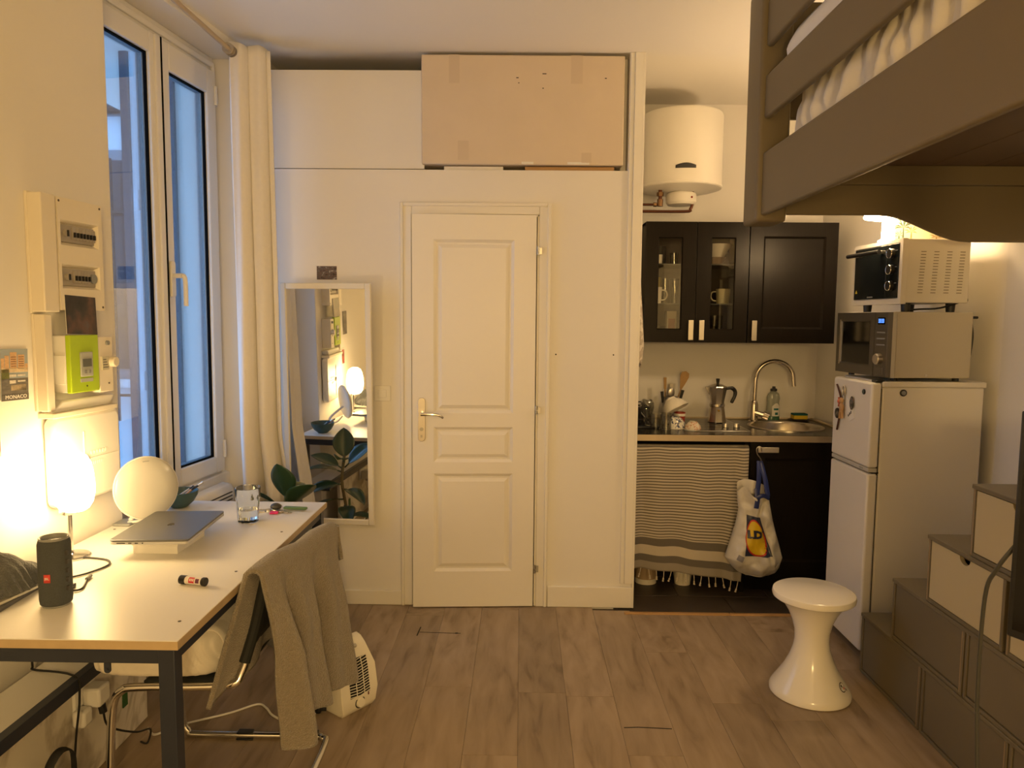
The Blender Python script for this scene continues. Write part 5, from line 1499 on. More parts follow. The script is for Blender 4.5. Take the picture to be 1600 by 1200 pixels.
# base units
bu = thing('base_cabinet', 'black kitchen base cabinet with one panelled door under the sink', 'cabinet', (1.55, 4.3, 0))
G().box(1.258, 1.276, 4.022, 4.62, 0.09, KT-0.039).box(1.828, 1.844, 4.022, 4.62, 0.09, KT-0.039).box(1.276, 1.828, 4.022, 4.62, 0.09, 0.106).box(1.276, 1.828, 4.60, 4.62, 0.106, KT-0.039).box(1.276, 1.37, 4.022, 4.06, 0.106, KT-0.039).mk('carcass', KB, bu, world=True)
G().box(1.258, 1.844, 4.075, 4.09, 0.0, 0.09).mk('plinth', KB, bu, world=True)
d = G().paneled(1.260, 1.846, 0.095, KT-0.042, 4.0, 0.020, [(1.340, 1.766, 0.185, 0.765)], 'flat', w=0.014, d=0.010).mk('door', KB, bu, world=True, ang=25)
handle(d, 1.296, 1.408, 0.800, 0.830, 4.0)
ou = thing('open_shelf_unit', 'open black kitchen unit hidden behind the striped towel', 'cabinet', (0.93, 4.3, 0))
G().box(0.606, 0.622, 4.03, 4.62, 0.0, KT-0.039).box(0.606, 1.256, 4.60, 4.62, 0.0, KT-0.039).box(1.238, 1.256, 4.03, 4.62, 0.0, KT-0.039).mk('carcass', KB, ou, world=True)
G().box(0.622, 1.238, 4.03, 4.60, 0.42, 0.438).mk('shelf', KB, ou, world=True)
G().tube([(0.606, 4.012, 0.822), (1.255, 4.012, 0.822)], 0.007, 8).mk('towel_rail', BLACK, ou, world=True)
t = thing('tin_can', 'cream tin on the floor peeping out below the towel, left', 'tin', (0.735, 4.18, 0))
G().lathe([(0, 0), (0.062, 0), (0.062, 0.17), (0, 0.17)], seg=24).mk('body', OLDPL, t)
G().lathe([(0.0625, 0.03), (0.0632, 0.03), (0.0632, 0.12), (0.0625, 0.12)], seg=24).mk('label', mat('tin label', (0.42, 0.30, 0.18), 0.5), t)
t = thing('white_tub', 'small pale round tub on the floor below the towel fringe', 'tub', (0.945, 4.16, 0))
G().lathe([(0, 0), (0.045, 0), (0.055, 0.075), (0, 0.075)], seg=24).mk('body', OLDPL, t)
G().lathe([(0, 0.075), (0.058, 0.075), (0.058, 0.085), (0, 0.087)], seg=24).mk('lid', PLAST, t)

# striped towel over the rail, with tassels
def towel_mat():
    m = bpy.data.materials.new('striped cotton')
    m.use_nodes = True
    nt = m.node_tree
    b = nt.nodes['Principled BSDF']
    b.inputs['Roughness'].default_value = 0.9
    uv = nt.nodes.new('ShaderNodeUVMap'); uv.uv_map = 'UVMap'
    sp_ = nt.nodes.new('ShaderNodeSeparateXYZ')
    nt.links.new(uv.outputs[0], sp_.inputs[0])
    def math_(op, a, bb=None, c=None):
        n = nt.nodes.new('ShaderNodeMath'); n.operation = op
        for i, q in enumerate((a, bb, c)):
            if q is None:
                continue
            if isinstance(q, (int, float)):
                n.inputs[i].default_value = q
            else:
                nt.links.new(q, n.inputs[i])
        return n.outputs[0]
    v = sp_.outputs[1]
    st = math_('FRACT', math_('MULTIPLY', v, 44.0))
    thin = math_('MULTIPLY', math_('LESS_THAN', st, 0.42), math_('LESS_THAN', v, 0.735))
    b1 = math_('MULTIPLY', math_('GREATER_THAN', v, 0.745), math_('LESS_THAN', v, 0.805))
    b2 = math_('MULTIPLY', math_('GREATER_THAN', v, 0.880), math_('LESS_THAN', v, 0.935))
    dark = math_('MAXIMUM', thin, math_('MAXIMUM', b1, b2))
    tail = math_('MULTIPLY', math_('GREATER_THAN', v, 0.935), 0.55)
    mx = nt.nodes.new('ShaderNodeMix'); mx.data_type = 'RGBA'
    mx.inputs[6].default_value = (0.50, 0.45, 0.37, 1)
    mx.inputs[7].default_value = (0.135, 0.12, 0.105, 1)
    nt.links.new(math_('MAXIMUM', dark, tail), mx.inputs[0])
    nt.links.new(mx.outputs[2], b.inputs['Base Color'])
    return m
TOW = towel_mat()
tw = thing('striped_towel', 'grey and cream striped cotton towel with tassels hanging under the worktop', 'towel', (0.93, 4.0, 0.1))
def zbot(u):
    return 0.150-0.072*u**1.2
def yfront(u, v):
    d = v
    y = 3.994-0.012*v
    y -= 0.020*min(1, v*4)*math.exp(-((u-0.02)/0.05)**2)*1.4
    y += 0.010*math.sin(u*17+1.2*math.sin(v*3))*min(1, v*2.5)
    y += 0.013*fbm(u*5, v*2.2, 4)*min(1, v*3)
    y += 0.012*math.sin((u-0.12*v)*38)*math.exp(-((u-0.93)/0.07)**2)
    return y
def towel(u, v):
    x = 0.612+(0.640-0.02*v*u)*u
    if v > 0.75:
        x -= 0.03*u*(v-0.75)
    if v < 0.03:
        t = v/0.03
        return (x, 4.012+0.012*math.cos(PI*t)-0.004*t, 0.829+0.012*math.sin(PI*t)-0.012*t)
    t = (v-0.03)/0.97
    z = 0.822-(0.822-zbot(u))*t+0.004*fbm(u*7, t*3, 9)
    return (x, yfront(u, t), z)
G().grid(110, 80, towel).mk('cloth', TOW, tw, world=True, solid=0.003, ang=180)
COT = mat('cotton tassel', (0.55, 0.48, 0.38), 0.9)
for k in range(15):
    u = 0.03+k*0.0675
    p = Vector(towel(u, 1.0))
    L = 0.036+0.012*rnd.random()
    dx = (rnd.random()-0.5)*0.022
    g = G()
    g.tube([p, p+Vector((dx*0.5, -0.003, -L*0.5)), p+Vector((dx, 0.0, -L))], 0.0022, 6, smooth=3)
    g.ball(p+Vector((dx, 0, -L)), 0.0055, 0.0055, 0.006, 8, 6)
    g.tube([p+Vector((dx, 0, -L)), p+Vector((dx*1.5, 0, -L-0.014))], [0.003, 0.006], 6)
    g.mk('tassel', COT, tw, world=True)

# S-hook and carrier bag
G().tube([(1.312, 3.974, 0.812), (1.306, 3.966, 0.832), (1.293, 3.966, 0.836), (1.283, 3.968, 0.822), (1.288, 3.97, 0.795), (1.305, 3.972, 0.772), (1.312, 3.972, 0.756), (1.303, 3.972, 0.746), (1.288, 3.972, 0.752)], 0.0028, 8, smooth=5).mk('s_hook', STEEL, label='steel S-hook hanging from the base cabinet handle', cat='hook')
BAGM = mat('white plastic film', (0.54, 0.51, 0.45), 0.3, var=0.12, vscale=14, bump=0.9, bscale=13)
bag = thing('carrier_bag', 'full white plastic carrier bag with blue handles hanging from the S-hook', 'bag', (1.265, 3.90, 0.148))
rowsb = [(0.148, 1.222, 1.352, 0.030), (0.165, 1.182, 1.386, 0.052), (0.195, 1.148, 1.404, 0.068), (0.245, 1.112, 1.418, 0.078), (0.30, 1.128, 1.403, 0.078), (0.37, 1.148, 1.381, 0.070), (0.44, 1.164, 1.361, 0.055), (0.51, 1.176, 1.346, 0.045), (0.56, 1.168, 1.336, 0.040), (0.60, 1.163, 1.328, 0.036)]
def bagrow(z):
    for a, b in zip(rowsb, rowsb[1:]):
        if a[0] <= z <= b[0]:
            t = (z-a[0])/(b[0]-a[0])
            return [a[i]+(b[i]-a[i])*t for i in range(4)]
    return rowsb[-1] if z > 0.5 else rowsb[0]
def bag_y(x, z):
    _, xa, xb, d_ = bagrow(z)
    c, h = (xa+xb)/2, (xb-xa)/2
    t = max(-1, min(1, (x-c)/h))
    y = 3.895-d_*(1-abs(t)**2.2)**0.6
    cr = fbm(x*11, z*9, 1)*0.022+0.010*math.sin(x*46+z*18+5*fbm(x*5, z*6, 5))+0.006*fbm(x*38, z*30, 2)
    # one deep fold down the right of the print
    fold = math.exp(-((x-(1.278+0.25*abs(z-0.48)))/0.011)**2)*0.022*min(1, max(0, (z-0.2)/0.1))
    return y+cr*(1-abs(t)**6)+fold
def bagf(u, v):
    z = rowsb[0][0]+(rowsb[-1][0]-rowsb[0][0])*v
    _, xa, xb, d_ = bagrow(z)
    a = 2*PI*u
    c, h = (xa+xb)/2, (xb-xa)/2
    x = c+h*math.cos(a)
    if math.sin(a) <= 0:
        y = bag_y(x, z)
    else:
        y = 3.895+0.06*abs(math.sin(a))**0.6*(0.6 if z > 0.4 else 1)
    zz_ = z
    if v > 0.9:
        zz_ += 0.035*(v-0.9)/0.1*math.exp(-((x-1.195)/0.025)**2)-0.02*(v-0.9)/0.1*math.exp(-((x-1.26)/0.04)**2)
    return (x, y, zz_)
g = G().grid(110, 84, bagf, closed_u=True)
bm_b = g
vs = [v for v in g.bm.verts if abs(v.co.z-rowsb[0][0]) < 1e-5]
try:
    g.bm.faces.new(sorted(vs, key=lambda v: math.atan2(v.co.y-3.895, v.co.x-1.29)))
except Exception:
    pass
g.mk('bag_film', BAGM, bag, world=True, ang=180)
# back lip standing up behind the opening
G().grid(10, 8, lambda u, v: (1.170+0.150*u, 3.915+0.012*math.sin(u*8)+0.01*v, 0.585+v*(0.050+0.030*math.sin(PI*(u*0.9+0.15))))).mk('back_lip', BAGM, bag, world=True, solid=0.001, ang=180)
BLUE = mat('blue handle film', (0.010, 0.022, 0.13), 0.35)
for p0, p1 in (((1.258, 3.868, 0.565), (1.298, 3.965, 0.757)), ((1.318, 3.866, 0.590), (1.304, 3.967, 0.757)), ((1.252, 3.843, 0.525), (1.256, 3.858, 0.63))):
    G().tube([p0, Vector(p0).lerp(Vector(p1), 0.5)+Vector((0.004, -0.006, 0)), p1], 0.013, 8, smooth=4, flat=(1, 0, 0)).mk('bag_handle', BLUE, bag, world=True)
G().tube([(1.252, 3.842, 0.580), (1.285, 3.838, 0.596), (1.322, 3.853, 0.578)], 0.011, 8, smooth=4, flat=(0, 0, 1)).mk('bag_handle', BLUE, bag, world=True)
# printed square emblem on the film: navy square, red-rimmed yellow disc, lettering
def film(x, z, o):
    return (x, bag_y(x, z)-o, z)
EM = [(1.208, 0.488), (1.282, 0.470), (1.344, 0.269), (1.196, 0.272)]
def em_pt(a, b):
    # a,b in 0..1 : bilinear, b from the bottom
    t = Vector(EM[0]).lerp(Vector(EM[1]), a); q = Vector(EM[3]).lerp(Vector(EM[2]), a)
    return q.lerp(t, b)
def emq(fa, o, nu=14, nv=14, name='print', m=None):
    G().grid(nu, nv, lambda u, v: film(*fa(u, v), o)).mk(name, m, bag, world=True, ang=180)
emq(lambda u, v: em_pt(u, v), 0.0018, name='print_square', m=mat('print navy', (0.018, 0.022, 0.055), 0.4))
def disc(rr):
    def f(u, v):
        a = 2*PI*u
        return em_pt(0.47+rr*0.50*v*math.cos(a), 0.46+rr*0.46*v*math.sin(a))
    return f
emq(disc(1.0), 0.0028, 32, 6, 'print_ring', mat('print red', (0.42, 0.02, 0.015), 0.4))
emq(disc(0.91), 0.0038, 32, 6, 'print_disc', mat('print yellow', (0.56, 0.37, 0.005), 0.4))
g = G().text('LD', 0.052, RX, 0.0, sx=1.25, bold=0.0035)
bmesh.ops.subdivide_edges(g.bm, edges=[e for e in g.bm.edges if e.calc_length() > 0.006], cuts=4)
g.warp(lambda p: film(1.246+p.x, 0.386+p.z-0.06*p.x, 0.0070))
g.mk('print_lettering', mat('print ink', (0.012, 0.015, 0.04), 0.4), bag, world=True, flat=True)
g = G().grid(1, 2, lambda u, v: film(1.292+u*0.006, 0.390+v*0.014, 0.0070)).mk('print_lettering', mat('print ink', (0.012, 0.015, 0.04), 0.4), bag, world=True)
emq(lambda u, v: (1.152+0.030*u+0.012*v, 0.252-0.014*u+0.028*v), 0.0018, 4, 4, 'small_print', mat('faded violet', (0.20, 0.19, 0.22), 0.5))
emq(lambda u, v: (1.355+0.030*u, 0.212+0.016*u+0.004*v), 0.0018, 4, 2, 'edge_print', mat('faded violet', (0.20, 0.19, 0.22), 0.5))

# patterned cloth on a hook at the recess edge
DAM = ramp_mat('pale damask', [(0.0, (0.70, 0.66, 0.58)), (0.45, (0.66, 0.61, 0.53)), (0.52, (0.42, 0.36, 0.29)), (0.7, (0.50, 0.44, 0.37))], 'noise', 26, (1, 1, 1), 0.85, detail=3)
ap = thing('patterned_cloth', 'pale patterned cloth hanging from a hook at the kitchen recess edge', 'cloth', (0.63, 4.0, 1.28))
def apr(u, v):
    z = 2.06-0.80*v
    wdt = 0.02+0.26*min(1, v*1.3)**0.8
    y = 3.98+(u-0.45)*wdt*(1.25 if u > 0.45 else 0.6)
    x = 0.609+0.018*math.sin(u*7+1)*v+0.052*v**1.2*math.sin(PI*min(1, u*1.2))+0.004
    if v > 0.85:
        z += 0.10*(v-0.85)/0.15*abs(u-0.35)
        x -= 0.018*(v-0.85)/0.15
    return (max(x, 0.6075), y, z)
G().grid(30, 40, apr).mk('cloth', DAM, ap, world=True, solid=0.003, ang=180)
G().tube([(0.612, 3.975, 2.055), (0.616, 3.97, 2.10), (0.630, 3.96, 2.135)], 0.005, 8, smooth=4).tube([(0.614, 3.985, 2.05), (0.612, 3.985, 2.085), (0.608, 3.985, 2.10), (0.612, 3.99, 2.075)], 0.004, 8, smooth=4).mk('cloth_tie', COT, ap, world=True)
G().tube([(0.600, 3.985, 2.095), (0.618, 3.985, 2.088), (0.620, 3.985, 2.105)], 0.003, 6).mk('wall_hook', STEEL, ap, world=True)

# ================================================================== RIGHT SIDE
FRW = mat('fridge white', (0.74, 0.71, 0.66), 0.38, bump=0.02, bscale=200)
# x runs toward the camera, y toward the right wall, front faces left
def facing_left(x, y, z=0.0, rot=0.0):
    return Matrix.Translation((x, y, z)) @ Matrix.Rotation(-PI/2+rot, 4, 'Z')
fr = thing('fridge', 'white two-door fridge standing beside the storage stairs', 'fridge', m=facing_left(1.522, 3.585))
FW = 0.385
G().box(0.004, FW-0.004, 0.050, 0.488, 0.045, 1.232).mk('cabinet', FRW, fr, bev=0.006)
G().box(0.0, FW, 0.047, 0.496, 1.232, 1.257).mk('top_plate', FRW, fr, bev=0.006, bseg=3)
G().box(0.012, FW-0.012, 0.045, 0.055, 0.05, 1.225).mk('door_seal', DGREY, fr)
for z0, z1 in ((0.045, 0.850), (0.876, 1.251)):
    d = G().box(0.0, FW, 0.0, 0.044, z0, z1).mk('fridge_door', FRW, fr, bev=0.010, bseg=3)
    if z1 > 1:
        G().box(0.002, FW-0.002, 0.003, 0.042, z0-0.020, z0-0.001).mk('handle_strip', mat('warm grey', (0.50, 0.48, 0.44), 0.4), d, bev=0.003)
        G().box(FW-0.085, FW-0.05, 0.0015, 0.004, z0-0.013, z0-0.006).mk('badge', GREY, d)
G().box(FW-0.05, FW-0.005, 0.02, 0.06, 1.2515, 1.262).mk('hinge_cover', BLACK, fr, bev=0.003)
G().box(FW-0.03, FW-0.006, 0.02, 0.05, 0.850, 0.857).mk('hinge', BLACK, fr)
for a in (0.03, FW-0.06):
    for b in (0.07, 0.45):
        G().cyl((a+0.015, b, 0), 0.016, 0.046, 'Z', 12).mk('foot', BLACK, fr)
def magnet(name, label, Y, z, r, inner=None):
    t = thing(name, label, 'magnet', m=facing_left(1.5215, Y, z))
    G().at(Matrix.Rotation(PI/2, 4, 'X')).lathe([(0, 0.0), (r, 0.0), (r, 0.004), (r*0.8, 0.0055), (0, 0.0055)], seg=24).mk('body', BLACK, t)
    if inner:
        G().at(Matrix.Rotation(PI/2, 4, 'X')).lathe([(0, 0.0056), (r*0.75, 0.0056), (r*0.75, 0.0062), (0, 0.0062)], seg=24).mk('face', inner, t)
    return t
GRM = ramp_mat('magnet print', [(0.45, (0.02, 0.02, 0.02)), (0.6, (0.18, 0.17, 0.15)), (0.7, (0.30, 0.05, 0.05))], 'noise', 60, (1, 1, 1), 0.3)
magnet('round_magnet', 'small plain round black magnet near the fridge top, front', 3.266, 1.206, 0.012, mat('magnet green', (0.05, 0.08, 0.06), 0.3))
magnet('round_magnet', 'dark printed round magnet at the far left of the fridge door', 3.528, 1.078, 0.025, GRM)
t = thing('photo_magnet', 'white card with a dark round picture held on the fridge door', 'magnet', m=facing_left(1.5215, 3.375, 1.065))
G().at(Matrix.Rotation(R(-24), 4, 'Y')).prism([(-0.022, 0.0), (0.032, 0.0), (0.032, 0.085), (-0.01, 0.11), (-0.022, 0.09)], -0.003, 0.0).mk('card', WHITEP, t)
G().at(Matrix.Translation((0.0, -0.0035, 0.078)) @ Matrix.Rotation(PI/2, 4, 'X')).lathe([(0, 0.0), (0.026, 0.0), (0.026, 0.002), (0, 0.002)], seg=24, sx=0.8, sy=1.2).mk('round_picture', GRM, t)
for k in range(3):
    G().box(-0.032+0.012*k, -0.026+0.012*k, -0.0045, -0.0032, 0.012+0.008*k, 0.022+0.010*k).mk('card_stroke', DGREY, t)
t = thing('bottle_opener', 'bottle opener with a small tan figure charm on the fridge door', 'magnet', m=facing_left(1.5215, 3.47, 1.02))
G().tube([(-0.070, -0.004, 0.195), (-0.02, -0.006, 0.14), (-0.014, -0.006, 0.08), (-0.045, -0.006, -0.02)], 0.0045, 8, smooth=4).mk('opener_rod', mat('dark red brown', (0.06, 0.02, 0.015), 0.4), t)
G().tube([(0.012+0.013*math.cos(a*PI/6), -0.006, 0.172+0.022*math.sin(a*PI/6)) for a in range(12)], 0.004, 6, closed=True).mk('opener_ring', STEEL, t)
G().box(0.004, 0.018, -0.010, -0.002, 0.10, 0.155).mk('opener_shank', DSTEEL, t, bev=0.002)
TANF = mat('tan wood', (0.42, 0.24, 0.10), 0.5)
G().ball((0.005, -0.012, 0.125), 0.016, 0.010, 0.015, 14, 10).ball((0.008, -0.012, 0.092), 0.017, 0.010, 0.025, 14, 10).tube([(0.000, -0.012, 0.08), (-0.006, -0.012, 0.04)], 0.007, 8).tube([(0.014, -0.012, 0.08), (0.018, -0.012, 0.042)], 0.007, 8).mk('charm', TANF, t)
G().tube([(-0.03, -0.010, 0.135), (-0.018, -0.011, 0.118), (-0.028, -0.010, 0.095)], 0.005, 6, smooth=3).ball((-0.008, -0.020, 0.120), 0.009, 0.006, 0.009, 10, 6).mk('charm_ribbon', mat('coral', (0.5, 0.12, 0.08), 0.5), t)
t = thing('round_magnet', 'round black magnet on the side of the fridge facing the room', 'magnet', (1.660, 3.2035, 1.208))
G().at(Matrix.Translation((0, 0, 0.0)) @ Matrix.Rotation(PI/2, 4, 'X')).lathe([(0, 0.0), (0.015, 0.0), (0.015, 0.004), (0.012, 0.0055), (0, 0.0055)], seg=24).mk('body', BLACK, t)
G().at(Matrix.Rotation(PI/2, 4, 'X')).lathe([(0, 0.0056), (0.010, 0.0056), (0.010, 0.0060), (0, 0.006)], seg=20).mk('face', GREY, t)

# microwave
th = R(4)
mwv = thing('microwave', 'grey-fronted microwave on top of the fridge', 'microwave', m=facing_left(1.559, 3.639, 1.258, th))
MWW, MWD, MWH = 0.44, 0.37, 0.287
MB_ = mat('microwave cabinet', (0.52, 0.48, 0.40), 0.42)
MFS = mat('dark stainless', (0.16, 0.145, 0.12), 0.38, 0.8)
z0 = 0.014
G().box(0.003, MWW-0.003, 0.028, MWD, z0, z0+MWH).mk('cabinet', MB_, mwv, bev=0.004)
G().box(0.0, MWW, 0.010, 0.028, z0, z0+MWH).mk('front_frame', mat('warm grey', (0.50, 0.48, 0.44), 0.4), mwv, bev=0.002)
d = G().paneled(0.0, 0.335, z0+0.002, z0+MWH-0.002, -0.012, 0.022, [(0.035, 0.300, z0+0.045, z0+MWH-0.038)], 'flat', w=0.006, d=0.006).mk('door', MFS, mwv, ang=25)
G().box(0.040, 0.295, -0.0062, -0.004, z0+0.050, z0+MWH-0.043).mk('door_window', mat('black glass', (0.006, 0.006, 0.006), 0.08), d)
G().box(0.030, 0.034, -0.0135, -0.010, z0+0.040, z0+MWH-0.034).mk('door_trim', STEEL, d)
p = G().box(0.338, MWW-0.001, -0.012, 0.010, z0+0.002, z0+MWH-0.002).mk('control_panel', MFS, mwv, bev=0.001)
o = G().box(0.362, 0.418, -0.0135, -0.011, z0+0.232, z0+0.262).mk('display', mat('black glass', (0.006, 0.006, 0.006), 0.08), p)
LEDB = mat('blue digits', (0.05, 0.12, 0.5), 0.4, emit=(0.10, 0.28, 1.0), estr=2.2)
for k, dx in enumerate((0.0, 0.011, 0.024, 0.035)):
    x_ = 0.368+dx
    G().box(x_, x_+0.007, -0.0145, -0.0134, z0+0.239, z0+0.242).box(x_, x_+0.007, -0.0145, -0.0134, z0+0.246, z0+0.249).box(x_, x_+0.007, -0.0145, -0.0134, z0+0.253, z0+0.256).box(x_+0.005, x_+0.007, -0.0145, -0.0134, z0+0.239, z0+0.256).mk('digit', LEDB, p)
for k in range(3):
    G().box(0.358, 0.422, -0.0135, -0.011, z0+0.140+k*0.027, z0+0.146+k*0.027).mk('key_mark', GREY, p)
G().at(Matrix.Translation((0.388, -0.012, z0+0.080)) @ Matrix.Rotation(PI/2, 4, 'X')).lathe([(0, 0.022), (0.021, 0.022), (0.024, 0.018), (0.025, 0.0), (0, 0)], seg=28).mk('knob', STEEL, p)
G().box(0.360, 0.418, -0.0145, -0.011, z0+0.012, z0+0.045).mk('open_button', MFS, p, bev=0.002)
G().cyl((MWW-0.0035, 0.17, z0+0.012), 0.006, 0.003, 'X', 10).mk('screw', STEEL, mwv)
for a, b in ((0.04, 0.05), (MWW-0.04, 0.05), (0.04, MWD-0.04), (MWW-0.04, MWD-0.04)):
    G().cyl((a, b, 0), 0.014, 0.016, 'Z', 10).mk('foot', BLACK, mwv)
G().tube([(MWW-0.02, MWD+0.004, z0+0.265), (MWW-0.02, MWD+0.030, z0+0.265)], 0.006, 8).tube([(MWW-0.02, MWD+0.004, z0+0.24), (MWW-0.02, MWD+0.012, z0+0.18), (MWW-0.02, MWD+0.006, z0+0.10)], 0.005, 8, smooth=4).mk('power_cord', BLACK, mwv)

# mini oven
ov = thing('mini_oven', 'white mini oven with a black glass door standing on the microwave', 'oven', m=facing_left(1.597, 3.600, 1.5595, R(4)))
OW, OD, OH = 0.400, 0.303, 0.280
z0 = 0.033
OVW = mat('oven white', (0.72, 0.68, 0.59), 0.35)
G().box(0.002, OW-0.002, 0.022, OD, z0+0.006, z0+OH-0.002).mk('cabinet', OVW, ov, bev=0.004)
G().paneled(0.0, OW, z0, z0+OH, 0.0, 0.024, [(0.016, OW-0.022, z0+0.024, z0+OH-0.016)], 'flat', w=0.004, d=0.008).mk('front_frame', OVW, ov, bev=0.004)
BG = mat('oven black glass', (0.010, 0.013, 0.014), 0.10)
d = G().box(0.018, 0.285, -0.004, 0.008, z0+0.026, z0+OH-0.020).mk('oven_door', BG, ov, bev=0.002)
G().tube([(0.004, -0.034, z0+OH-0.048), (0.275, -0.034, z0+OH-0.048)], 0.010, 10).mk('door_handle', BLACK, d)
G().box(0.235, 0.262, -0.030, 0.0, z0+OH-0.055, z0+OH-0.041).box(0.030, 0.05, -0.030, 0.0, z0+OH-0.055, z0+OH-0.041).mk('handle_post', STEEL, d, bev=0.002)
G().box(0.140, 0.185, -0.0052, -0.003, z0+0.032, z0+0.038).mk('door_print', GREY, d)
G().prism([(0.034, z0+0.055), (0.050, z0+0.055), (0.042, z0+0.070)], -0.0055, -0.003).mk('warning_mark', mat('warning yellow', (0.5, 0.40, 0.02), 0.5), d)
p = G().box(0.287, OW-0.024, -0.003, 0.008, z0+0.026, z0+OH-0.020).mk('control_panel', BG, ov, bev=0.001)
for z in (0.220, 0.150, 0.080):
    G().at(Matrix.Translation((0.330, -0.003, z0+z)) @ Matrix.Rotation(PI/2, 4, 'X')).lathe([(0, 0.018), (0.018, 0.018), (0.0205, 0.014), (0.0215, 0.0), (0, 0)], seg=24).mk('knob', BLACK, p)
    G().at(Matrix.Translation((0.330, -0.003, z0+z)) @ Matrix.Rotation(PI/2, 4, 'X')).lathe([(0.019, 0.0175), (0.0205, 0.0185), (0.0215, 0.0165)], seg=28).mk('knob_ring', CHROME, p)
    G().box(0.352, 0.366, -0.0042, -0.0028, z0+z+0.010, z0+z+0.0125).mk('scale_mark', GREY, p)
# louvre slots on the side that faces the room
for c_ in range(4):
    for r__ in range(15):
        y_ = 0.083+c_*0.058-0.0006*r__
        z_ = z0+0.222-r__*0.0125
        G().box(OW-0.0026, OW-0.0008, y_, y_+0.022, z_, z_+0.0032).mk('vent_slot', mat('slot shade', (0.24, 0.20, 0.15), 0.7), ov)
for a, b in ((0.05, 0.05), (OW-0.05, 0.055), (0.05, OD-0.045), (OW-0.05, OD-0.045)):
    G().lathe([(0, 0), (0.017, 0), (0.020, 0.040), (0, 0.040)], (a, b, 0), 14).mk('foot', BLACK, ov)
G().tube([(OW-0.03, OD-0.002, z0+0.02), (OW-0.03, OD+0.014, z0+0.02)], 0.009, 8).mk('cord_grommet', BLACK, ov)
G().tube([(OW-0.08, 0.06, 0.004), (OW-0.06, 0.12, 0.012), (OW-0.03, 0.20, 0.018), (OW-0.03, OD+0.01, z0+0.02)], 0.004, 6, smooth=4).mk('power_cord', BLACK, ov)

# glowing lamp and palm card on the oven
OT = 1.5595+0.033+0.280
kl = thing('mushroom_lamp', 'lit white mushroom lamp standing on the mini oven under the bed', 'lamp', (1.640, 3.37, OT))
KSH = mat('lit white lamp', (0.9, 0.88, 0.8), 0.3, emit=(1.0, 0.68, 0.35), estr=KITCHEN_LAMP)
G().lathe([(0, 0), (0.040, 0), (0.040, 0.006), (0.027, 0.012), (0.025, 0.10), (0, 0.10)], seg=28).mk('stem', KSH, kl)
G().lathe([(0, 0.098), (0.06, 0.098), (0.100, 0.106), (0.103, 0.112), (0.098, 0.124), (0.07, 0.142), (0.03, 0.152), (0, 0.154)], seg=36).mk('cap', KSH, kl)
def palm_mat():
    m = bpy.data.materials.new('printed translucent paper')
    m.use_nodes = True
    nt = m.node_tree
    nt.nodes.clear()
    out = nt.nodes.new('ShaderNodeOutputMaterial'); mix = nt.nodes.new('ShaderNodeMixShader')
    df = nt.nodes.new('ShaderNodeBsdfDiffuse'); tr = nt.nodes.new('ShaderNodeBsdfTranslucent')
    df.inputs[0].default_value = (0.7, 0.66, 0.55, 1); tr.inputs[0].default_value = (0.55, 0.5, 0.4, 1)
    mix.inputs[0].default_value = 0.5
    nt.links.new(df.outputs[0], mix.inputs[1]); nt.links.new(tr.outputs[0], mix.inputs[2]); nt.links.new(mix.outputs[0], out.inputs[0])
    return m
pc = thing('palm_card', 'card printed with green palm leaves standing in front of the mushroom lamp', 'card', (1.74, 3.295, OT))
G().box(-0.105, 0.13, 0, 0.0015, 0.0, 0.14).mk('card_paper', palm_mat(), pc)
PG = mat('print green', (0.05, 0.10, 0.06), 0.6); PO = mat('print ochre', (0.35, 0.24, 0.06), 0.6)
def palm(cx, cz, s, m, n=9, nm='palm_print'):
    for k in range(n):
        a = R(200)*k/(n-1)-R(10)+R(8)*(k % 2)
        L = s*(0.8+0.3*((k*7) % 3)/2)
        p0 = Vector((cx, -0.0004, cz)); p1 = p0+Vector((math.cos(a), 0, math.sin(a)))*L
        mid = p0.lerp(p1, 0.55)+Vector((0, 0, 0.12*s))
        q = Vector((-math.sin(a), 0, math.cos(a)))*s*0.07
        G().quad([p0, mid-q, p1, mid+q]).mk(nm, m, pc, flat=True)
    G().quad([(cx-0.002, -0.0004, cz), (cx-0.004, -0.0004, 0.002), (cx+0.004, -0.0004, 0.002), (cx+0.002, -0.0004, cz)]).mk(nm, m, pc, flat=True)
palm(-0.070, 0.055, 0.045, PG); palm(-0.035, 0.035, 0.034, PO, 7); palm(-0.088, 0.02, 0.025, PG, 6); palm(0.075, 0.015, 0.03, PO, 7)

# white waisted stool
stp = [(0.150, 0.0), (0.158, 0.004), (0.158, 0.018), (0.150, 0.032), (0.128, 0.066), (0.104, 0.105), (0.084, 0.148), (0.071, 0.19), (0.066, 0.225), (0.068, 0.262), (0.078, 0.302), (0.094, 0.340), (0.118, 0.378), (0.142, 0.400)]
STW = mat('glossy white plastic', (0.80, 0.765, 0.70), 0.16)
stl = thing('stool', 'white glossy hourglass plastic stool on the wood floor', 'stool', (1.195, 2.915, 0))
G().lathe([(0, 0)]+stp+[(0, 0.400)], seg=56).mk('pedestal', STW, stl)
G().lathe([(0, 0.396), (0.150, 0.396), (0.158, 0.402), (0.160, 0.412), (0.157, 0.424), (0.150, 0.428), (0, 0.430)], seg=56).mk('seat', STW, stl)
def st_r(z):
    for (ra, za), (rb, zb_) in zip(stp, stp[1:]):
        if za <= z <= zb_ and zb_ > za:
            return ra+(rb-ra)*(z-za)/(zb_-za)
    return 0.15
def st_pt(a, z, o):
    r = st_r(z)+o
    return (r*math.sin(a), -r*math.cos(a), z+o*0.8)
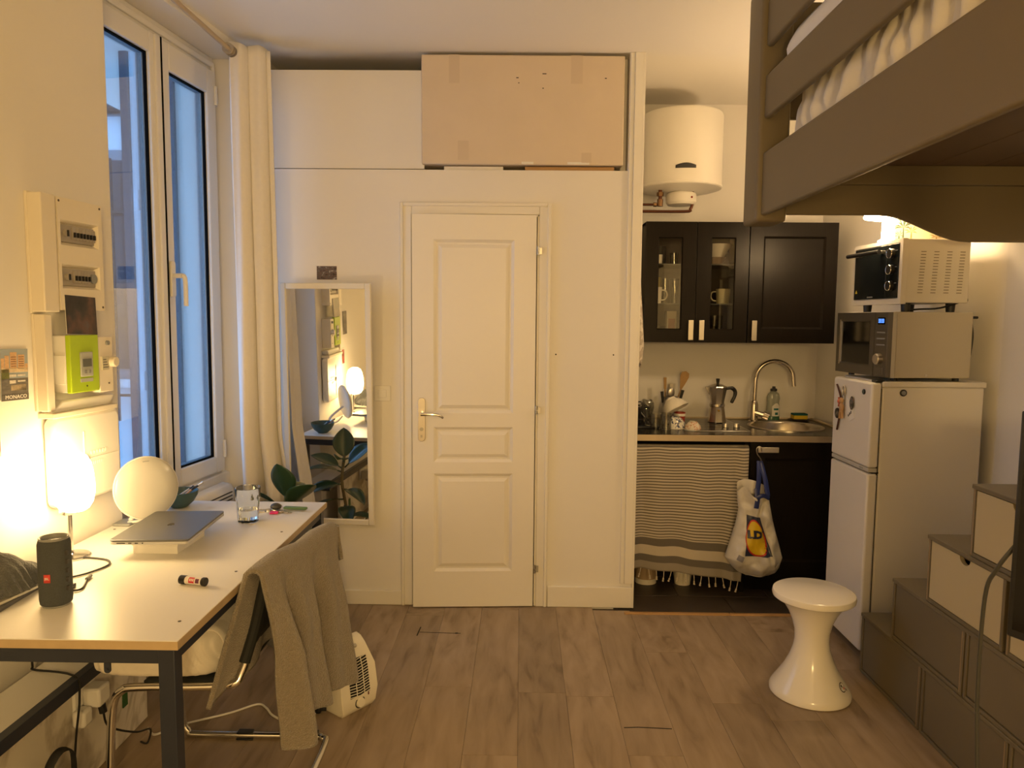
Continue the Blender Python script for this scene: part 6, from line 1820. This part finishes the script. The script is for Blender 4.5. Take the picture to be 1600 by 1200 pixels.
def st_disc(rr, o, a_c=0.80, z_c=0.066, m=None, nm='sticker', part=(0, 1), rin=0.0):
    G().grid(24, 3, lambda u, v: st_pt(a_c+(rin+(rr-rin)*v)*0.15*math.cos(2*PI*(part[0]+(part[1]-part[0])*u)), z_c+(rin+(rr-rin)*v)*0.0165*math.sin(2*PI*(part[0]+(part[1]-part[0])*u)), o)).mk(nm, m, stl, ang=180)
st_disc(1.0, 0.0010, m=BLACK, nm='sticker_rim')
st_disc(0.82, 0.0016, m=WHITEP, nm='sticker_face')
st_disc(0.68, 0.0022, m=BLACK, nm='sticker_mark', part=(0.28, 0.44), rin=0.15)
st_disc(0.62, 0.0022, m=REDM, nm='sticker_mark', part=(0.78, 0.94), rin=0.15)
G().grid(8, 2, lambda u, v: st_pt(0.80+(u-0.5)*0.26, 0.066+(u-0.5)*0.0-0.0008+0.0016*v, 0.0022)).mk('sticker_mark', GREY, stl)
G().grid(3, 3, lambda u, v: st_pt(0.93+u*0.05, 0.050+v*0.008-u*0.004, 0.0012)).mk('sticker_tail', BLACK, stl)

# storage stairs
TAUPE = mat('taupe lacquer', (0.155, 0.130, 0.086), 0.45, var=0.06, vscale=4)
TAUPEL = mat('worn lacquer edge', (0.30, 0.22, 0.13), 0.5)
CREAM = mat('cream drawer front', (0.50, 0.43, 0.27), 0.45, var=0.03, vscale=5)
ss = thing('storage_stairs', 'taupe storage stairs with cream drawers rising toward the loft bed', 'stairs', (1.75, 2.3, 0))
XS, XE = 1.486, 2.035
RZ = [0.0, 0.262, 0.503, 0.748, 0.988, 1.228]
mods = [(0, 3.108, 2.636, 'b'), (0, 2.628, 2.150, 'b'), (0, 2.142, 1.66, 'b'),
        (1, 2.862, 2.392, 'b'), (1, 2.384, 1.93, 'b'), (1, 1.922, 1.45, 'b'),
        (2, 2.632, 2.205, 'd'), (2, 2.188, 1.74, 'd'), (2, 1.73, 1.30, 'd'),
        (3, 2.392, 1.95, 'd'), (3, 1.94, 1.50, 'd'), (4, 2.150, 1.70, 'd')]
for r__, ya, yb, kind_ in mods:
    za, zb_ = RZ[r__]+0.0005, RZ[r__+1]-(0.016 if kind_ == 'd' or r__ in (0, 1, 2, 3) else 0)
    w_ = 0.014
    g = G()
    g.box(XS, XE, ya-w_, ya, za, zb_).box(XS, XE, yb, yb+w_, za, zb_).box(XS, XE, yb+w_, ya-w_, za, za+w_).box(XS+0.02, XE, yb+w_, ya-w_, zb_-w_, zb_)
    fm = g.mk('module_frame', TAUPE, ss, world=True, bev=0.002)
    if kind_ == 'b':
        G().box(XS+0.004, XS+0.020, yb+w_+0.002, ya-w_-0.002, za+w_+0.002, zb_-0.002).mk('front_panel', TAUPE, ss, world=True, bev=0.003)
        G().box(XS-0.0004, XS+0.004, yb+w_*0.6, yb+w_*0.95, za+0.01, zb_-0.004).mk('worn_edge', TAUPEL, fm, world=True)
    else:
        y0_, y1_ = yb+w_+0.002, ya-w_-0.002
        c_ = (y0_+y1_)/2
        poly = [(y0_, za+w_+0.002), (y1_, za+w_+0.002), (y1_, zb_-0.003)]
        poly += [(c_+0.030*math.cos(PI*k/10), zb_-0.003-0.024*math.sin(PI*k/10)) for k in range(11)]
        poly += [(y0_, zb_-0.003)]
        G().prism(poly, XS+0.003, XS+0.017, 'X').mk('drawer_front', CREAM, ss, world=True)
        G().box(XS+0.017, XE-0.05, y0_+0.006, y1_-0.006, za+w_+0.004, za+w_+0.05).mk('drawer_box', DARK, ss, world=True)
        G().box(XS-0.0004, XS+0.003, ya-w_*0.75, ya-w_*0.35, za+0.005, zb_).mk('worn_edge', TAUPEL, fm, world=True)
for r__, ya in ((0, 3.110), (1, 2.865), (2, 2.636), (3, 2.396), (4, 2.155)):
    yend = {0: 1.66, 1: 1.45, 2: 1.30, 3: 1.50, 4: 1.70}[r__]
    G().box(XS-0.004, XE, yend, ya, RZ[r__+1]-0.0155, RZ[r__+1]).mk('tread', TAUPE, ss, world=True, bev=0.003)

# loft bed
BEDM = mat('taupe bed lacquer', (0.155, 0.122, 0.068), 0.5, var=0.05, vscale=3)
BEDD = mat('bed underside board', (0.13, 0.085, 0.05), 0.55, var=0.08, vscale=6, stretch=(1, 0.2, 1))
bd = thing('loft_bed', 'dark taupe wooden loft bed with guard rails on the right', 'bed', (1.5, 2.0, 0))
PX0, PX1, PY0, PY1 = 0.920, 1.045, 2.966, 3.140
pp = G().prism(rrect(PX0, PX1, PY0, PY1, 0.016), 1.905, 2.82, 'Z').mk('corner_post', BEDM, bd, world=True, bev=0.018, bseg=4)
NP = [(0.92, 1.0), (1.93, 1.0)]
for a, b in NP:
    G().prism(rrect(a, a+0.10, 0.86, 1.0, 0.016), 0.0, 2.80, 'Z').mk('corner_post', BEDM, bd, world=True, bev=0.012, bseg=3)
RXA, RXB = 0.940, 0.968
for z0, z1 in ((1.928, 2.172), (2.300, 2.466), (2.572, 2.742)):
    G().box(RXA, RXB, 0.88, PY0+0.004, z0, z1).mk('guard_rail', BEDM, bd, world=True, bev=0.010, bseg=3)
# far end board with the scalloped lower edge
def eb(y0, y1):
    poly = [(1.00, 1.940), (1.43, 1.940)]
    for k in range(1, 13):
        t = k/12
        poly.append((1.43+0.36*t, 1.940-0.103*(t*t*(3-2*t))))
    poly += [(2.045, 1.837), (2.045, 2.215), (1.00, 2.215)]
    return G().prism(poly, y0, y1, 'Y')
eb(3.010, 3.036).mk('end_board', BEDM, bd, world=True, bev=0.006, bseg=2, ang=50)
G().box(1.00, 2.045, 2.985, 3.010, 2.055, 2.130).mk('end_batten', BEDM, bd, world=True, bev=0.003)
for z0, z1 in ((2.312, 2.478), (2.59, 2.76)):
    G().box(1.00, 2.045, 3.010, 3.036, z0, z1).mk('end_rail', BEDM, bd, world=True, bev=0.008)
# base boards, seen from below
xw = (2.03-0.972)/5
for k in range(5):
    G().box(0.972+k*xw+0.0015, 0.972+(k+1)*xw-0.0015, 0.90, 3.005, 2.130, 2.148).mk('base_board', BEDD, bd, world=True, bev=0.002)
G().box(2.012, 2.040, 0.88, 3.0, 1.94, 2.20).mk('wall_rail', BEDM, bd, world=True, bev=0.004)
# mattress with gathered sheet
SHEET = mat('cream cotton sheet', (0.72, 0.66, 0.55), 0.8, var=0.03, vscale=20, bump=0.05, bscale=200, sheen=0.2)
mt = thing('mattress', 'mattress in a wrinkled cream fitted sheet on the loft bed', 'mattress', (1.45, 1.9, 2.15))
def matt(u, v):
    # u along the bed, v round the section (left face first)
    y = 0.95+1.90*u
    sec = [(1.30, 2.152), (1.035, 2.152), (1.018, 2.20), (1.016, 2.30), (1.03, 2.375), (1.08, 2.395), (1.98, 2.395)]
    t = v*(len(sec)-1); i = min(int(t), len(sec)-2); f = t-i
    x = sec[i][0]+(sec[i+1][0]-sec[i][0])*f; z = sec[i][1]+(sec[i+1][1]-sec[i][1])*f
    if 0.12 < v < 0.75:
        amp = 0.024
        sk_ = (z-2.25)*1.6
        q = math.sin((y+sk_*fbm(y*1.5, 0, 3)*1.2)*58+5*fbm(y*3, z*3, 2))
        q2 = fbm(y*9+z*8, z*14, 5)
        x += -amp*(0.5*q+1.0*q2)*(1-abs((v-0.45)/0.33)**3)
    if u > 0.985:
        k = (u-0.985)/0.015
        x = x+(1.30-x)*0.06*k*k
    return (x, y, z)
G().grid(200, 40, matt).mk('fitted_sheet', SHEET, mt, world=True, ang=180)
G().box(1.03, 1.98, 0.96, 2.843, 2.150, 2.385).mk('core', SHEET, mt, world=True, bev=0.03, bseg=3)
def duv(u, v):
    a = 2*PI*u
    t = -1+2*v
    k = max(0.0, 1-abs(t)**24)**0.5
    y = 1.90+1.06*t
    r = 1+0.05*fbm(math.cos(a)*2, math.sin(a)*2+y*3, 1)
    return (1.115+0.135*k*r*math.cos(a), y, 2.520+0.105*k*r*math.sin(a)+0.01*math.sin(y*5))
G().grid(40, 48, duv, closed_u=True).mk('rolled_duvet', mat('white duvet', (0.80, 0.78, 0.75), 0.85, bump=0.15, bscale=25), label='white rolled duvet lying along the loft bed guard rail', cat='duvet', ang=180)

# black screen at the right frame edge, on its stand, with a cable
tv = thing('television', 'black television edge at the right border of the frame', 'television', (1.2, 1.35, 0))
TM = Matrix.Translation((1.018, 1.50, 0)) @ Matrix.Rotation(R(-62), 4, 'Z')
G().at(TM).box(0.0, 0.75, 0.0, 0.035, 0.862, 1.335).mk('screen_housing', BLACK, tv, world=True, bev=0.004)
G().at(TM).box(0.012, 0.738, -0.002, 0.0, 0.880, 1.322).mk('screen', mat('screen glass', (0.006, 0.006, 0.007), 0.1), tv, world=True)
G().at(TM).box(0.33, 0.42, 0.03, 0.06, 0.02, 1.0).box(0.20, 0.55, -0.10, 0.18, 0, 0.02).mk('stand', BLACK, tv, world=True, bev=0.003)
G().tube([(1.06, 1.53, 1.06), (1.030, 1.513, 1.045), (1.012, 1.535, 0.99), (1.008, 1.56, 0.92), (1.015, 1.575, 0.70), (1.020, 1.565, 0.50), (1.03, 1.56, 0.2), (1.04, 1.56, 0.004)], 0.0044, 8, smooth=6).mk('television_cable', mat('grey cable', (0.05, 0.052, 0.05), 0.3), label='thin dark cable hanging down in front of the storage stairs', cat='cable')
